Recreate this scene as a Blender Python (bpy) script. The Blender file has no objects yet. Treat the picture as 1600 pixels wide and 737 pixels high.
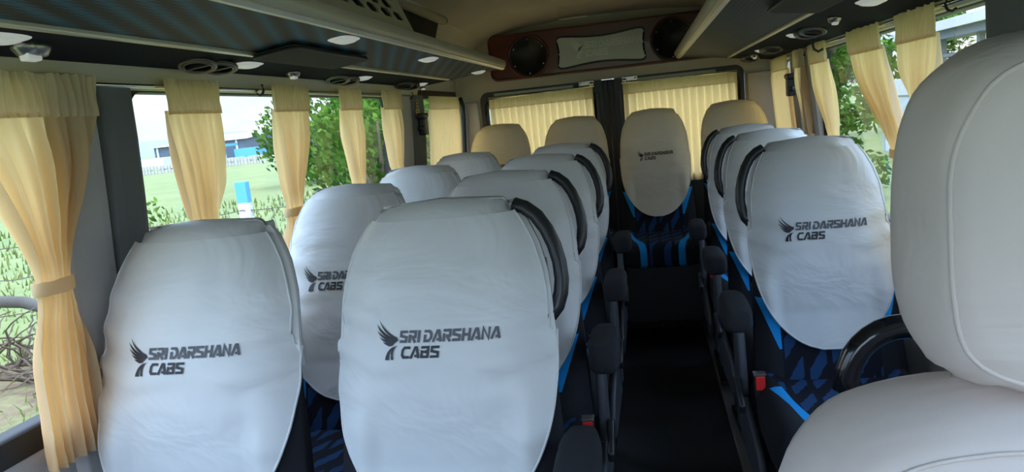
import bpy, bmesh, math, random
from mathutils import Vector, Matrix, noise
random.seed(7)
S = bpy.context.scene
COL = S.collection
PI = math.pi
V = Vector

# ------------------------------------------------------------ camera, world, exposure
cam_d = bpy.data.cameras.new('camera'); cam = bpy.data.objects.new('camera', cam_d); COL.objects.link(cam)
cam_d.sensor_width = 36; cam_d.lens = 1100/1600*36; cam_d.clip_start = .02; cam_d.clip_end = 3000
# rows: the world axes seen from the camera (x right, y up, z into the view)
RX = V((0.97862623, 0.06931502, -0.19361334)); RY = V((0.17846533, 0.18154232, 0.96705352)); RZ = V((-0.10218035, 0.98093721, -0.16529175))
m = Matrix(((RX.x, RX.y, -RX.z, 0), (RY.x, RY.y, -RY.z, 0), (RZ.x, RZ.y, -RZ.z, 1.3), (0, 0, 0, 1)))
cam.matrix_world = m
S.camera = cam
S.view_settings.view_transform = 'Standard'; S.view_settings.look = 'None'
S.view_settings.gamma = 1; S.view_settings.use_curve_mapping = False
S.view_settings.exposure = 0.12
SKY = 1.35         # brightness of the sky above the fields
FRONT = 1.6        # sky glow added ahead of the windscreen to brighten the cabin
SUN = 2.6

W = bpy.data.worlds.new('sky'); S.world = W; W.use_nodes = True
wn = W.node_tree; wn.nodes.clear()
def nd(t, kind, **kw):
    n = t.nodes.new(kind)
    for k, v in kw.items():
        if k in n.inputs: n.inputs[k].default_value = v
        else: setattr(n, k, v)
    return n
def lk(t, a, b): t.links.new(a, b)
def mth(t, op, a, b=None, c=None):
    n = t.nodes.new('ShaderNodeMath'); n.operation = op
    for i, v in enumerate((a, b, c)):
        if v is None: continue
        if isinstance(v, (int, float)): n.inputs[i].default_value = v
        else: t.links.new(v, n.inputs[i])
    return n.outputs[0]
def mixc(t, f, a, b):
    n = t.nodes.new('ShaderNodeMix'); n.data_type = 'RGBA'
    for i, v in ((0, f), (6, a), (7, b)):
        if isinstance(v, (int, float)): n.inputs[i].default_value = v
        elif isinstance(v, tuple): n.inputs[i].default_value = (*v[:3], 1)
        else: t.links.new(v, n.inputs[i])
    return n.outputs[2]
def ramp(t, f, stops):
    n = t.nodes.new('ShaderNodeValToRGB'); e = n.color_ramp.elements
    while len(e) < len(stops): e.new(.5)
    for i, (p, c) in enumerate(stops):
        e[i].position = p; e[i].color = (*c, 1) if isinstance(c, tuple) else (c, c, c, 1)
    t.links.new(f, n.inputs[0]); return n.outputs[0]
tc = nd(wn, 'ShaderNodeTexCoord'); sp = nd(wn, 'ShaderNodeSeparateXYZ'); lk(wn, tc.outputs['Generated'], sp.inputs[0])
mp = nd(wn, 'ShaderNodeMapping'); mp.inputs['Scale'].default_value = (2, 2, 7); lk(wn, tc.outputs['Generated'], mp.inputs[0])
nz = nd(wn, 'ShaderNodeTexNoise', Scale=1.6, Detail=6.0, Roughness=.6); lk(wn, mp.outputs[0], nz.inputs['Vector'])
cl = ramp(wn, nz.outputs[0], [(.44, 0.0), (.64, 1.0)])
grad = ramp(wn, sp.outputs[2], [(0.0, (.80, .92, 1.0)), (.25, (.38, .66, .98)), (1.0, (.25, .5, .95))])
skyc = mixc(wn, mth(wn, 'MULTIPLY', cl, .85), grad, (1.0, 1.0, 1.0))
fr = mth(wn, 'MAXIMUM', mth(wn, 'MULTIPLY', sp.outputs[1], -1), 0.0)      # towards the windscreen
upm = ramp(wn, sp.outputs[2], [(0.0, 0.25), (.08, 1.0)])
zen = ramp(wn, sp.outputs[2], [(.10, 1.0/6), (.75, 1.0)])      # an overcast sky is several times brighter overhead
strength = mth(wn, 'ADD', mth(wn, 'MULTIPLY', zen, SKY*6), mth(wn, 'MULTIPLY', mth(wn, 'MULTIPLY', mth(wn, 'POWER', fr, 1.5), FRONT), upm))
bg = nd(wn, 'ShaderNodeBackground'); lk(wn, skyc, bg.inputs[0]); lk(wn, strength, bg.inputs[1])
wo = nd(wn, 'ShaderNodeOutputWorld'); lk(wn, bg.outputs[0], wo.inputs[0])
sun_d = bpy.data.lights.new('sun', 'SUN'); sun = bpy.data.objects.new('sun', sun_d); COL.objects.link(sun)
sun_d.energy = SUN; sun_d.angle = .05; sun_d.color = (1, .95, .85)
sun.rotation_euler = V((.15, .45, -1)).to_track_quat('-Z', 'Y').to_euler(); sun.location = (0, 0, 20)

# ------------------------------------------------------------ materials
def mat(name, col, rough=.6, metal=0., bump=0., bscale=200., spec=.5, emit=None, coat=0.):
    m = bpy.data.materials.new(name); m.use_nodes = True; t = m.node_tree; b = t.nodes['Principled BSDF']
    b.inputs['Base Color'].default_value = (*col, 1); b.inputs['Roughness'].default_value = rough
    b.inputs['Metallic'].default_value = metal; b.inputs['Specular IOR Level'].default_value = spec
    b.inputs['Coat Weight'].default_value = coat
    if emit: b.inputs['Emission Color'].default_value = (*emit[0], 1); b.inputs['Emission Strength'].default_value = emit[1]
    c = nd(t, 'ShaderNodeTexCoord'); n = nd(t, 'ShaderNodeTexNoise', Scale=bscale, Detail=3.0); lk(t, c.outputs['Object'], n.inputs['Vector'])
    if bump:
        bp = nd(t, 'ShaderNodeBump', Strength=bump, Distance=.002); lk(t, n.outputs[0], bp.inputs['Height']); lk(t, bp.outputs[0], b.inputs['Normal'])
    n2 = nd(t, 'ShaderNodeTexNoise', Scale=6.0, Detail=4.0); lk(t, c.outputs['Object'], n2.inputs['Vector'])
    cc = mixc(t, n2.outputs[0], tuple(x*.9 for x in col), tuple(min(1, x*1.1) for x in col)); lk(t, cc, b.inputs['Base Color'])
    return m
def cover_mat(name, col, rough=.42):
    m = mat(name, col, rough); t = m.node_tree; b = t.nodes['Principled BSDF']
    c = nd(t, 'ShaderNodeTexCoord')
    mp = nd(t, 'ShaderNodeMapping'); mp.inputs['Scale'].default_value = (1, 1, 1.9); lk(t, c.outputs['Object'], mp.inputs[0])
    w = nd(t, 'ShaderNodeTexNoise', Scale=3.2, Detail=3.0, Roughness=.55, Distortion=1.3); lk(t, mp.outputs[0], w.inputs['Vector'])
    f = nd(t, 'ShaderNodeTexNoise', Scale=900.0, Detail=2.0); lk(t, c.outputs['Object'], f.inputs['Vector'])
    b1 = nd(t, 'ShaderNodeBump', Strength=.3, Distance=.03); lk(t, w.outputs[0], b1.inputs['Height'])
    b2 = nd(t, 'ShaderNodeBump', Strength=.12, Distance=.001); lk(t, f.outputs[0], b2.inputs['Height']); lk(t, b1.outputs[0], b2.inputs['Normal'])
    lk(t, b2.outputs[0], b.inputs['Normal']); return m
M = {}
M['cover'] = cover_mat('white_leatherette', (.64, .645, .655))
M['cover_curtain_tint'] = cover_mat('curtain_tint_leatherette', (.82, .73, .57))  # white covers, warm light from the rear curtains put into the colour
M['cover_beige'] = cover_mat('pale_beige_cotton', (.70, .615, .58), .75)
M['black_fabric'] = mat('black_fabric', (.026, .027, .033), .9, bump=.5, bscale=700, spec=.2)
M['black_plastic'] = mat('black_plastic', (.02, .021, .025), .38)
M['shield'] = mat('slate_plastic', (.05, .055, .07), .5)
M['black_metal'] = mat('black_metal', (.02, .02, .02), .4, .6)
M['gloss_black'] = mat('gloss_black', (.008, .008, .010), .16, coat=.4)
M['red'] = mat('red_button', (.75, .03, .025), .35)
M['chrome'] = mat('chrome', (.8, .8, .8), .15, 1.)
M['alu'] = mat('aluminium_rail', (.72, .67, .56), .32, .55)
M['nose'] = mat('grey_rail_nose', (.50, .45, .38), .35)
M['ceil'] = mat('headliner', (.52, .44, .36), .85, bump=.3, bscale=300)
M['trimgrey'] = mat('grey_trim', (.50, .47, .46), .6, bump=.2, bscale=500)
M['pillar'] = mat('pillar_fabric', (.17, .17, .17), .85, bump=.4, bscale=500)
M['beige_trim'] = mat('beige_trim', (.50, .43, .36), .6)
M['ledge'] = mat('cream_ledge', (.55, .49, .38), .5)
M['service'] = mat('service_panel', (.013, .015, .021), .85, bump=.3, bscale=600, spec=.12)
M['screenflap'] = mat('charcoal_flap', (.045, .042, .038), .8, bump=.3, bscale=500, spec=.2)
M['white_plastic'] = mat('white_plastic', (.8, .8, .78), .35, emit=((1, 1, .97), .18))
M['grey_chrome'] = mat('dull_chrome', (.35, .33, .32), .25, .8)
M['vent_ring'] = mat('dark_chrome', (.13, .12, .12), .3, .8)
M['wood'] = mat('maroon_lacquer', (.10, .016, .011), .35, coat=.2)
M['speaker'] = mat('speaker_black', (.012, .012, .016), .5)
M['frost'] = mat('frosted_panel', (.45, .46, .43), .35)
M['frost_print'] = mat('frosted_print', (.58, .59, .56), .35)
M['floor'] = mat('black_vinyl_floor', (.010, .011, .014), .75, bump=.5, bscale=400)
M['rail_metal'] = mat('floor_rail_metal', (.38, .38, .38), .45, .7)
M['rubber'] = mat('rubber', (.012, .012, .013), .5)
M['door_metal'] = mat('door_metal', (.30, .33, .34), .45)
M['dark_door'] = mat('dark_door_metal', (.035, .04, .05), .45)
M['ac'] = mat('air_unit_plastic', (.46, .42, .34), .5)
M['hollow'] = mat('dark_hollow', (.012, .012, .012), .8)
M['ink'] = mat('black_ink', (.012, .012, .022), .5)
M['ink2'] = mat('grey_ink', (.08, .08, .10), .5)
M['sticker'] = mat('yellow_sticker', (.62, .50, .15), .6)
M['brown_print'] = mat('brown_print', (.10, .06, .03), .6)
M['brown_ink'] = mat('brown_ink', (.06, .045, .03), .6)

def curtain_mat(name, dif, tra, fac):
    m = bpy.data.materials.new(name); m.use_nodes = True; t = m.node_tree; t.nodes.clear()
    o = nd(t, 'ShaderNodeOutputMaterial'); d = nd(t, 'ShaderNodeBsdfDiffuse'); r = nd(t, 'ShaderNodeBsdfTranslucent'); mx = nd(t, 'ShaderNodeMixShader')
    c = nd(t, 'ShaderNodeTexCoord'); n = nd(t, 'ShaderNodeTexNoise', Scale=1200.0); lk(t, c.outputs['Object'], n.inputs['Vector'])
    bp = nd(t, 'ShaderNodeBump', Strength=.2, Distance=.001); lk(t, n.outputs[0], bp.inputs['Height'])
    d.inputs[0].default_value = (*dif, 1); r.inputs[0].default_value = (*tra, 1); mx.inputs[0].default_value = fac
    lk(t, bp.outputs[0], d.inputs['Normal']); lk(t, d.outputs[0], mx.inputs[1]); lk(t, r.outputs[0], mx.inputs[2]); lk(t, mx.outputs[0], o.inputs[0]); return m
M['curtain'] = curtain_mat('cream_satin', (.86, .73, .50), (.98, .68, .30), .58)
M['curtain_head'] = curtain_mat('cream_satin_double', (.80, .66, .43), (.8, .56, .26), .35)

def glass_mat(name, tint, refl):
    m = bpy.data.materials.new(name); m.use_nodes = True; t = m.node_tree; t.nodes.clear()
    o = nd(t, 'ShaderNodeOutputMaterial'); a = nd(t, 'ShaderNodeBsdfTransparent'); g = nd(t, 'ShaderNodeBsdfGlossy'); mx = nd(t, 'ShaderNodeMixShader')
    a.inputs[0].default_value = (*tint, 1); g.inputs['Roughness'].default_value = .02
    lw = nd(t, 'ShaderNodeFresnel', IOR=1.5)
    gm = nd(t, 'ShaderNodeNewGeometry'); lk(t, mth(t, 'MULTIPLY', mth(t, 'MULTIPLY', lw.outputs[0], refl), mth(t, 'SUBTRACT', 1.0, gm.outputs['Backfacing'])), mx.inputs[0])
    lk(t, a.outputs[0], mx.inputs[1]); lk(t, g.outputs[0], mx.inputs[2]); lk(t, mx.outputs[0], o.inputs[0]); return m
M['glass'] = glass_mat('window_glass', (.92, .92, .92), .8)

def pattern_mat(kind):
    """black seat cloth with blue dashed bolts in the centre insert and bright blue accent bands"""
    m = bpy.data.materials.new('patterned_seat_cloth_'+kind); m.use_nodes = True; t = m.node_tree; b = t.nodes['Principled BSDF']
    b.inputs['Roughness'].default_value = .85; b.inputs['Specular IOR Level'].default_value = .2
    c = nd(t, 'ShaderNodeTexCoord'); s = nd(t, 'ShaderNodeSeparateXYZ'); lk(t, c.outputs['Object'], s.inputs[0])
    X, Y, Z = s.outputs; v = Z if kind == 'back' else Y
    # columns of slanted dashes
    cx = mth(t, 'MULTIPLY', X, 62.)
    col = mth(t, 'FLOOR', cx)
    g4 = mth(t, 'FLOOR', mth(t, 'MULTIPLY', col, .25)); wi4 = mth(t, 'SUBTRACT', col, mth(t, 'MULTIPLY', g4, 4.))
    ph = mth(t, 'FRACT', mth(t, 'MULTIPLY', mth(t, 'SINE', mth(t, 'MULTIPLY', mth(t, 'ADD', g4, 3.3), 12.9898)), 43.7))
    sl = mth(t, 'FRACT', mth(t, 'ADD', mth(t, 'ADD', mth(t, 'MULTIPLY', v, 8.5), mth(t, 'MULTIPLY', mth(t, 'FRACT', cx), -.16)), mth(t, 'ADD', mth(t, 'MULTIPLY', wi4, -.22), ph)))
    bolt = mth(t, 'MULTIPLY', mth(t, 'LESS_THAN', sl, .48), mth(t, 'LESS_THAN', wi4, 2.5))
    dots = mth(t, 'GREATER_THAN', mth(t, 'MULTIPLY', mth(t, 'SINE', mth(t, 'MULTIPLY', v, 1500.)), mth(t, 'SINE', mth(t, 'MULTIPLY', X, 1100.))), -.05)
    fac = mth(t, 'MULTIPLY', mth(t, 'MULTIPLY', bolt, dots), .9)
    ins = mixc(t, fac, (.008, .010, .018), (.022, .095, .27))
    ax = mth(t, 'ABSOLUTE', X)
    if kind == 'back':
        inside = mth(t, 'LESS_THAN', ax, .135)
        zz = mth(t, 'SUBTRACT', 1.15, Z)           # depth below the seat top
        lim = mth(t, 'SUBTRACT', .205, mth(t, 'MULTIPLY', mth(t, 'SUBTRACT', zz, .44), .38))
        acc = mth(t, 'MULTIPLY', mth(t, 'LESS_THAN', ax, lim), mth(t, 'GREATER_THAN', ax, .135))
        acc = mth(t, 'MULTIPLY', mth(t, 'MULTIPLY', acc, mth(t, 'LESS_THAN', zz, .605)), mth(t, 'GREATER_THAN', zz, .46))
    else:
        lim0 = mth(t, 'ADD', .150, mth(t, 'MULTIPLY', mth(t, 'ADD', Y, .33), .25))
        lim1 = mth(t, 'ADD', lim0, .035)
        inside = mth(t, 'LESS_THAN', ax, lim0)
        acc = mth(t, 'MULTIPLY', mth(t, 'LESS_THAN', ax, lim1), mth(t, 'GREATER_THAN', ax, lim0))
        acc = mth(t, 'MULTIPLY', acc, mth(t, 'LESS_THAN', Y, -.29))
        acc = mth(t, 'MULTIPLY', acc, mth(t, 'GREATER_THAN', Z, .3))
    base = mixc(t, inside, (.016, .017, .022), ins)
    allc = mixc(t, acc, base, (.012, .29, .72))
    lk(t, allc, b.inputs['Base Color'])
    n = nd(t, 'ShaderNodeTexNoise', Scale=700.0); lk(t, c.outputs['Object'], n.inputs['Vector'])
    bp = nd(t, 'ShaderNodeBump', Strength=.4, Distance=.001); lk(t, n.outputs[0], bp.inputs['Height']); lk(t, bp.outputs[0], b.inputs['Normal'])
    return m
M['cloth_back'] = pattern_mat('back'); M['cloth_seat'] = pattern_mat('cushion')

def rack_mat(name, blue, kind):
    m = bpy.data.materials.new(name); m.use_nodes = True; t = m.node_tree; b = t.nodes['Principled BSDF']
    b.inputs['Roughness'].default_value = .6; b.inputs['Specular IOR Level'].default_value = .25
    c = nd(t, 'ShaderNodeTexCoord'); s = nd(t, 'ShaderNodeSeparateXYZ'); lk(t, c.outputs['Object'], s.inputs[0])
    X, Y, Z = s.outputs
    if kind == 'streak':
        u = mth(t, 'FRACT', mth(t, 'ADD', mth(t, 'MULTIPLY', Y, 7.7), mth(t, 'MULTIPLY', X, 19.)))
        tri = mth(t, 'SUBTRACT', 1.0, mth(t, 'MULTIPLY', mth(t, 'ABSOLUTE', mth(t, 'SUBTRACT', u, .5)), 2.6))
        st = mth(t, 'ABSOLUTE', mth(t, 'SUBTRACT', mth(t, 'MULTIPLY', mth(t, 'FRACT', mth(t, 'ADD', mth(t, 'MULTIPLY', X, 95.), mth(t, 'MULTIPLY', Y, 2.))), 2.), 1.))
        f = mth(t, 'GREATER_THAN', mth(t, 'SUBTRACT', tri, mth(t, 'MULTIPLY', st, .95)), .02)
        f = mth(t, 'MULTIPLY', f, .8)
        cc = mixc(t, f, (.028, .029, .029), blue)
    else:
        a = mth(t, 'SINE', mth(t, 'MULTIPLY', X, 230.)); d = mth(t, 'SINE', mth(t, 'MULTIPLY', mth(t, 'ADD', Y, mth(t, 'MULTIPLY', X, .3)), 150.))
        f = mth(t, 'MAXIMUM', mth(t, 'MULTIPLY', a, d), 0.)
        cc = mixc(t, f, (.028, .034, .036), blue)
    lk(t, cc, b.inputs['Base Color']); return m
M['rack_streak'] = rack_mat('rack_lining_blue_streaks', (.028, .115, .20), 'streak')
M['rack_grid'] = rack_mat('rack_lining_studded', (.11, .135, .145), 'grid')

def ground_mat():
    m = bpy.data.materials.new('meadow'); m.use_nodes = True; t = m.node_tree; b = t.nodes['Principled BSDF']; b.inputs['Roughness'].default_value = .95
    c = nd(t, 'ShaderNodeTexCoord'); n1 = nd(t, 'ShaderNodeTexNoise', Scale=.35, Detail=8.0, Roughness=.65); lk(t, c.outputs['Object'], n1.inputs['Vector'])
    n2 = nd(t, 'ShaderNodeTexNoise', Scale=5.0, Detail=8.0, Roughness=.8); lk(t, c.outputs['Object'], n2.inputs['Vector'])
    g = ramp(t, n2.outputs[0], [(.3, (.06, .095, .02)), (.5, (.13, .17, .042)), (.7, (.23, .235, .085))])
    g2 = ramp(t, n1.outputs[0], [(.35, (.09, .12, .03)), (.65, (.19, .195, .075))])
    gg = mixc(t, .5, g, g2)
    s = nd(t, 'ShaderNodeSeparateXYZ'); lk(t, c.outputs['Object'], s.inputs[0])
    # the bare red strip of earth along the track
    dd = mth(t, 'ABSOLUTE', mth(t, 'ADD', mth(t, 'ADD', s.outputs[0], 5.9), mth(t, 'MULTIPLY', mth(t, 'SUBTRACT', n1.outputs[0], .5), 3.)))
    e = ramp(t, dd, [(.55, 1.0), (.95, 0.0)])
    e2 = mth(t, 'MULTIPLY', e, ramp(t, n2.outputs[0], [(.38, 1.0), (.62, .35)]))
    soil = ramp(t, n2.outputs[0], [(.3, (.09, .045, .03)), (.7, (.18, .105, .07))])
    lk(t, mixc(t, e2, gg, soil), b.inputs['Base Color']); return m
M['ground'] = ground_mat()
def leaf_mat(name, c1, c2):
    m = bpy.data.materials.new(name); m.use_nodes = True; t = m.node_tree; t.nodes.clear()
    o = nd(t, 'ShaderNodeOutputMaterial'); d = nd(t, 'ShaderNodeBsdfDiffuse'); r = nd(t, 'ShaderNodeBsdfTranslucent'); mx = nd(t, 'ShaderNodeMixShader'); mx.inputs[0].default_value = .35
    g = nd(t, 'ShaderNodeNewGeometry'); cc = mixc(t, g.outputs['Random Per Island'], c1, c2)
    lk(t, cc, d.inputs[0]); lk(t, cc, r.inputs[0]); lk(t, d.outputs[0], mx.inputs[1]); lk(t, r.outputs[0], mx.inputs[2]); lk(t, mx.outputs[0], o.inputs[0]); return m
M['leaf'] = leaf_mat('leaves', (.022, .075, .010), (.13, .24, .035))
M['leaf_dark'] = leaf_mat('dark_leaves', (.015, .060, .010), (.09, .185, .03))
M['grassblade'] = leaf_mat('grass_blades', (.07, .12, .02), (.22, .24, .075))
M['twig'] = mat('dry_twigs', (.09, .06, .04), .9)
M['log'] = mat('grey_bark', (.06, .05, .042), .9, bump=1., bscale=40)
M['bark'] = mat('bark', (.12, .09, .06), .9, bump=1., bscale=40)
M['shed'] = mat('blue_grey_cladding', (.07, .10, .15), .6)
M['shed_roof'] = mat('pale_roof_sheet', (.34, .36, .37), .5)
M['blue_paint'] = mat('blue_paint', (.07, .33, .62), .6)
M['white_paint'] = mat('white_paint', (.55, .56, .56), .7)
M['stone'] = mat('stone_wall', (.42, .40, .36), .9, bump=1., bscale=8)
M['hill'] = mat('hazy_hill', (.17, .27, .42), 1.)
M['wire'] = mat('rusty_wire', (.10, .07, .05), .7)
M['concrete'] = mat('pale_concrete', (.62, .60, .56), .8)
M['steel'] = mat('dark_steel', (.14, .16, .18), .5)

def post_mat():
    m = bpy.data.materials.new('blue_and_white_post'); m.use_nodes = True; t = m.node_tree; b = t.nodes['Principled BSDF']; b.inputs['Roughness'].default_value = .8
    c = nd(t, 'ShaderNodeTexCoord'); s = nd(t, 'ShaderNodeSeparateXYZ'); lk(t, c.outputs['Object'], s.inputs[0])
    n = nd(t, 'ShaderNodeTexNoise', Scale=14.0, Detail=6.0); lk(t, c.outputs['Object'], n.inputs['Vector'])
    w = ramp(t, n.outputs[0], [(.42, (.45, .47, .5)), (.56, (.80, .80, .78))])
    f = mth(t, 'GREATER_THAN', mth(t, 'ADD', s.outputs[2], mth(t, 'MULTIPLY', n.outputs[0], .05)), 1.32)
    lk(t, mixc(t, f, w, (.10, .38, .66)), b.inputs['Base Color']); return m
M['post'] = post_mat()

# ------------------------------------------------------------ mesh helpers
class MB:
    def __init__(s): s.v = []; s.f = []; s.m = []
    def add(s, vs, fs, mi=0):
        o = len(s.v); s.v += [tuple(p) for p in vs]; s.f += [tuple(i+o for i in f) for f in fs]; s.m += [mi]*len(fs); return s
    def box(s, a, b, mi=0):
        x0, y0, z0 = (min(a[i], b[i]) for i in range(3)); x1, y1, z1 = (max(a[i], b[i]) for i in range(3))
        return s.add([(x0, y0, z0), (x1, y0, z0), (x1, y1, z0), (x0, y1, z0), (x0, y0, z1), (x1, y0, z1), (x1, y1, z1), (x0, y1, z1)],
                     [(0, 3, 2, 1), (4, 5, 6, 7), (0, 1, 5, 4), (1, 2, 6, 5), (2, 3, 7, 6), (3, 0, 4, 7)], mi)
    def loft(s, rings, cap=True, closed=True, mi=0):
        n = len(rings[0]); vs = [p for r in rings for p in r]; fs = []
        for i in range(len(rings)-1):
            for j in range(n if closed else n-1):
                k = (j+1) % n; fs.append((i*n+j, i*n+k, (i+1)*n+k, (i+1)*n+j))
        if cap and closed:
            c0 = len(vs); vs.append(tuple(sum(p[i] for p in rings[0])/n for i in range(3))); c1 = len(vs); vs.append(tuple(sum(p[i] for p in rings[-1])/n for i in range(3)))
            b = (len(rings)-1)*n
            for j in range(n):
                k = (j+1) % n; fs.append((k, j, c0)); fs.append((b+j, b+k, c1))
        return s.add(vs, fs, mi)
    def tube(s, pts, r, n=10, mi=0, flat=None, closed=False):
        """tube through pts; r a number or a list; flat=(ra, rb, up) gives an oval section"""
        pts = [V(p) for p in pts]; rings = []
        up0 = V(flat[2]) if flat else V((0, 0, 1))
        L = len(pts)
        for i, p in enumerate(pts):
            if closed: d = pts[(i+1) % L]-pts[i-1]
            else: d = pts[min(i+1, L-1)]-pts[max(i-1, 0)]
            d.normalize()
            u = up0-d*up0.dot(d)
            if u.length < 1e-3: u = V((1, 0, 0))-d*d.x
            u.normalize(); w = d.cross(u)
            rr = r[i] if isinstance(r, (list, tuple)) else r
            ra, rb = (flat[0], flat[1]) if flat else (rr, rr)
            rings.append([tuple(p+u*ra*math.cos(2*PI*j/n)+w*rb*math.sin(2*PI*j/n)) for j in range(n)])
        if closed: rings.append(rings[0])
        return s.loft(rings, cap=not closed, mi=mi)
    def extrude_y(s, prof, y0, y1, mi=0, n=1):
        rings = [[(x, y0+(y1-y0)*i/n, z) for x, z in prof] for i in range(n+1)]
        return s.loft(rings, mi=mi)
    def build(s, name, mats, parent=None, smooth=False, bevel=0.):
        me = bpy.data.meshes.new(name); me.from_pydata(s.v, [], s.f)
        if not isinstance(mats, (list, tuple)): mats = [mats]
        for q in mats: me.materials.append(q)
        me.polygons.foreach_set('material_index', s.m)
        bm = bmesh.new(); bm.from_mesh(me); bmesh.ops.recalc_face_normals(bm, faces=bm.faces); bm.to_mesh(me); bm.free()
        if smooth: me.polygons.foreach_set('use_smooth', [True]*len(me.polygons))
        me.update()
        o = bpy.data.objects.new(name, me); COL.objects.link(o); o.parent = parent
        if bevel:
            b = o.modifiers.new('bevel', 'BEVEL'); b.width = bevel; b.segments = 3; b.limit_method = 'ANGLE'; b.harden_normals = False
        return o
def plate(outer, holes, depth, name, material, parent=None, place=None, bevel=0.):
    """flat plate with holes; outlines in (u, v), extruded +-depth/2; place maps (u, v, w) to xyz"""
    cu = bpy.data.curves.new('c', 'CURVE'); cu.dimensions = '2D'; cu.fill_mode = 'BOTH'; cu.extrude = depth/2
    for pts in [outer]+holes:
        sp_ = cu.splines.new('POLY'); sp_.points.add(len(pts)-1); sp_.use_cyclic_u = True
        for p, q in zip(sp_.points, pts): p.co = (q[0], q[1], 0, 1)
    t = bpy.data.objects.new('t', cu); COL.objects.link(t); bpy.context.view_layer.update()
    dg = bpy.context.evaluated_depsgraph_get(); me = bpy.data.meshes.new_from_object(t.evaluated_get(dg))
    bpy.data.objects.remove(t); bpy.data.curves.remove(cu)
    for v in me.vertices: v.co = place(v.co.x, v.co.y, v.co.z)
    bm = bmesh.new(); bm.from_mesh(me); bmesh.ops.remove_doubles(bm, verts=bm.verts, dist=1e-6); bmesh.ops.recalc_face_normals(bm, faces=bm.faces); bm.to_mesh(me); bm.free()
    me.materials.clear(); me.materials.append(material); me.name = name
    o = bpy.data.objects.new(name, me); COL.objects.link(o); o.parent = parent
    if bevel: b = o.modifiers.new('bevel', 'BEVEL'); b.width = bevel; b.segments = 2; b.limit_method = 'ANGLE'
    return o
def rrect(x0, y0, x1, y1, r, n=6):
    o = []
    for cx, cy, a in ((x1-r, y1-r, 0), (x0+r, y1-r, 90), (x0+r, y0+r, 180), (x1-r, y0+r, 270)):
        for i in range(n+1):
            t = math.radians(a+90*i/n); o.append((cx+r*math.cos(t), cy+r*math.sin(t)))
    return o
def circ(cx, cy, r, n=32, ry=None): return [(cx+r*math.cos(2*PI*i/n), cy+(ry or r)*math.sin(2*PI*i/n)) for i in range(n)]
def empty(name, loc=(0, 0, 0), rz=0):
    o = bpy.data.objects.new(name, None); COL.objects.link(o); o.location = loc; o.rotation_euler = (0, 0, rz); o.empty_display_size = .05; return o
def tag(o, label=None, cat=None, group=None, kind=None):
    if label: o['label'] = label
    if cat: o['category'] = cat
    if group: o['group'] = group
    if kind: o['kind'] = kind
    return o
def struct(o, label=None):
    o['kind'] = 'structure'
    if label: o['label'] = label
    return o
def copy_tree(o, parent=None):
    c = o.copy(); COL.objects.link(c); c.parent = parent
    for ch in list(o.children): copy_tree(ch, c)
    return c
def lerp_tab(tab, x):
    if x <= tab[0][0]: return tab[0][1]
    for (a, b), (c, d) in zip(tab, tab[1:]):
        if x <= c: return b+(d-b)*(x-a)/(c-a)
    return tab[-1][1]
def smooth01(t): t = max(0, min(1, t)); return t*t*(3-2*t)

# ------------------------------------------------------------ the shell of the van
XC = -.195
def hw(z): return 1.045-.055*smooth01((z-.6)/.9) if z > .6 else 1.045
Y0, Y1 = -.7, 4.6
def side_wall(sgn, wins, name):
    mb = MB(); T = .05
    def piece(y0, y1, z0, z1, mi):
        nz_ = max(1, int((z1-z0)/.12))
        rings = []
        for i in range(nz_+1):
            z = z0+(z1-z0)*i/nz_; a = XC+sgn*hw(z); b = a+sgn*T
            rings.append([(a, y0, z), (b, y0, z), (b, y1, z), (a, y1, z)])
        mb.loft(rings, mi=mi)
    piece(Y0, Y1, 0, .755, 0); piece(Y0, Y1, 1.482, 1.62, 1)
    y = Y0
    for a, b in wins:
        if a > y: piece(y, a, .755, 1.482, 0)
        y = b
    if y < Y1: piece(y, Y1, .755, 1.482, 0)
    return struct(mb.build(name, [M['trimgrey'], M['trimgrey']]))
winL = [(-.3, 1.36), (1.47, 3.34), (3.75, 4.52)]
winR = [(.1, 1.58), (1.79, 3.52), (3.66, 4.5)]
side_wall(-1, winL, 'wall_left'); side_wall(1, winR, 'wall_right')
wi = 0
def window(sgn, y0, y1, z0, z1, n, bars=()):
    global wi
    wi += 1
    root = struct(empty('window_%d' % wi))
    def pl(u, v, w): return V((XC+sgn*(hw(v)+.025+w), u, v))
    fr_ = plate([(y0-.015, z0-.015), (y1+.015, z0-.015), (y1+.015, z1+.015), (y0-.015, z1+.015)], [rrect(y0+.03, z0+.035, y1-.03, z1-.03, .05)], .058, 'window_frame', M['rubber'], root, pl)
    g = MB()
    rings = []
    for i in range(5):
        z = z0+(z1-z0)*i/4; rings.append([(XC+sgn*(hw(z)+.03), y0, z), (XC+sgn*(hw(z)+.034), y0, z), (XC+sgn*(hw(z)+.034), y1, z), (XC+sgn*(hw(z)+.03), y1, z)])
    g.loft(rings); g.build('window_pane', M['glass'], root)
    for yb in bars:
        b = MB(); rings = []
        for i in range(5):
            z = z0+.03+(z1-z0-.06)*i/4; x = XC+sgn*(hw(z)+.02); rings.append([(x, yb-.012, z), (x+sgn*.02, yb-.012, z), (x+sgn*.02, yb+.012, z), (x, yb+.012, z)])
        b.loft(rings); b.build('sliding_sash', M['rubber'], root)
    return root
window(-1, -.3, 1.36, .755, 1.482, 1)
window(-1, 1.47, 3.34, .755, 1.482, 1, bars=(2.36,))
window(-1, 3.75, 4.52, .755, 1.482, 1)
window(1, .1, 1.58, .755, 1.482, 1)
window(1, 1.79, 3.52, .755, 1.482, 1)
window(1, 3.66, 4.5, .755, 1.482, 1)

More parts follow.
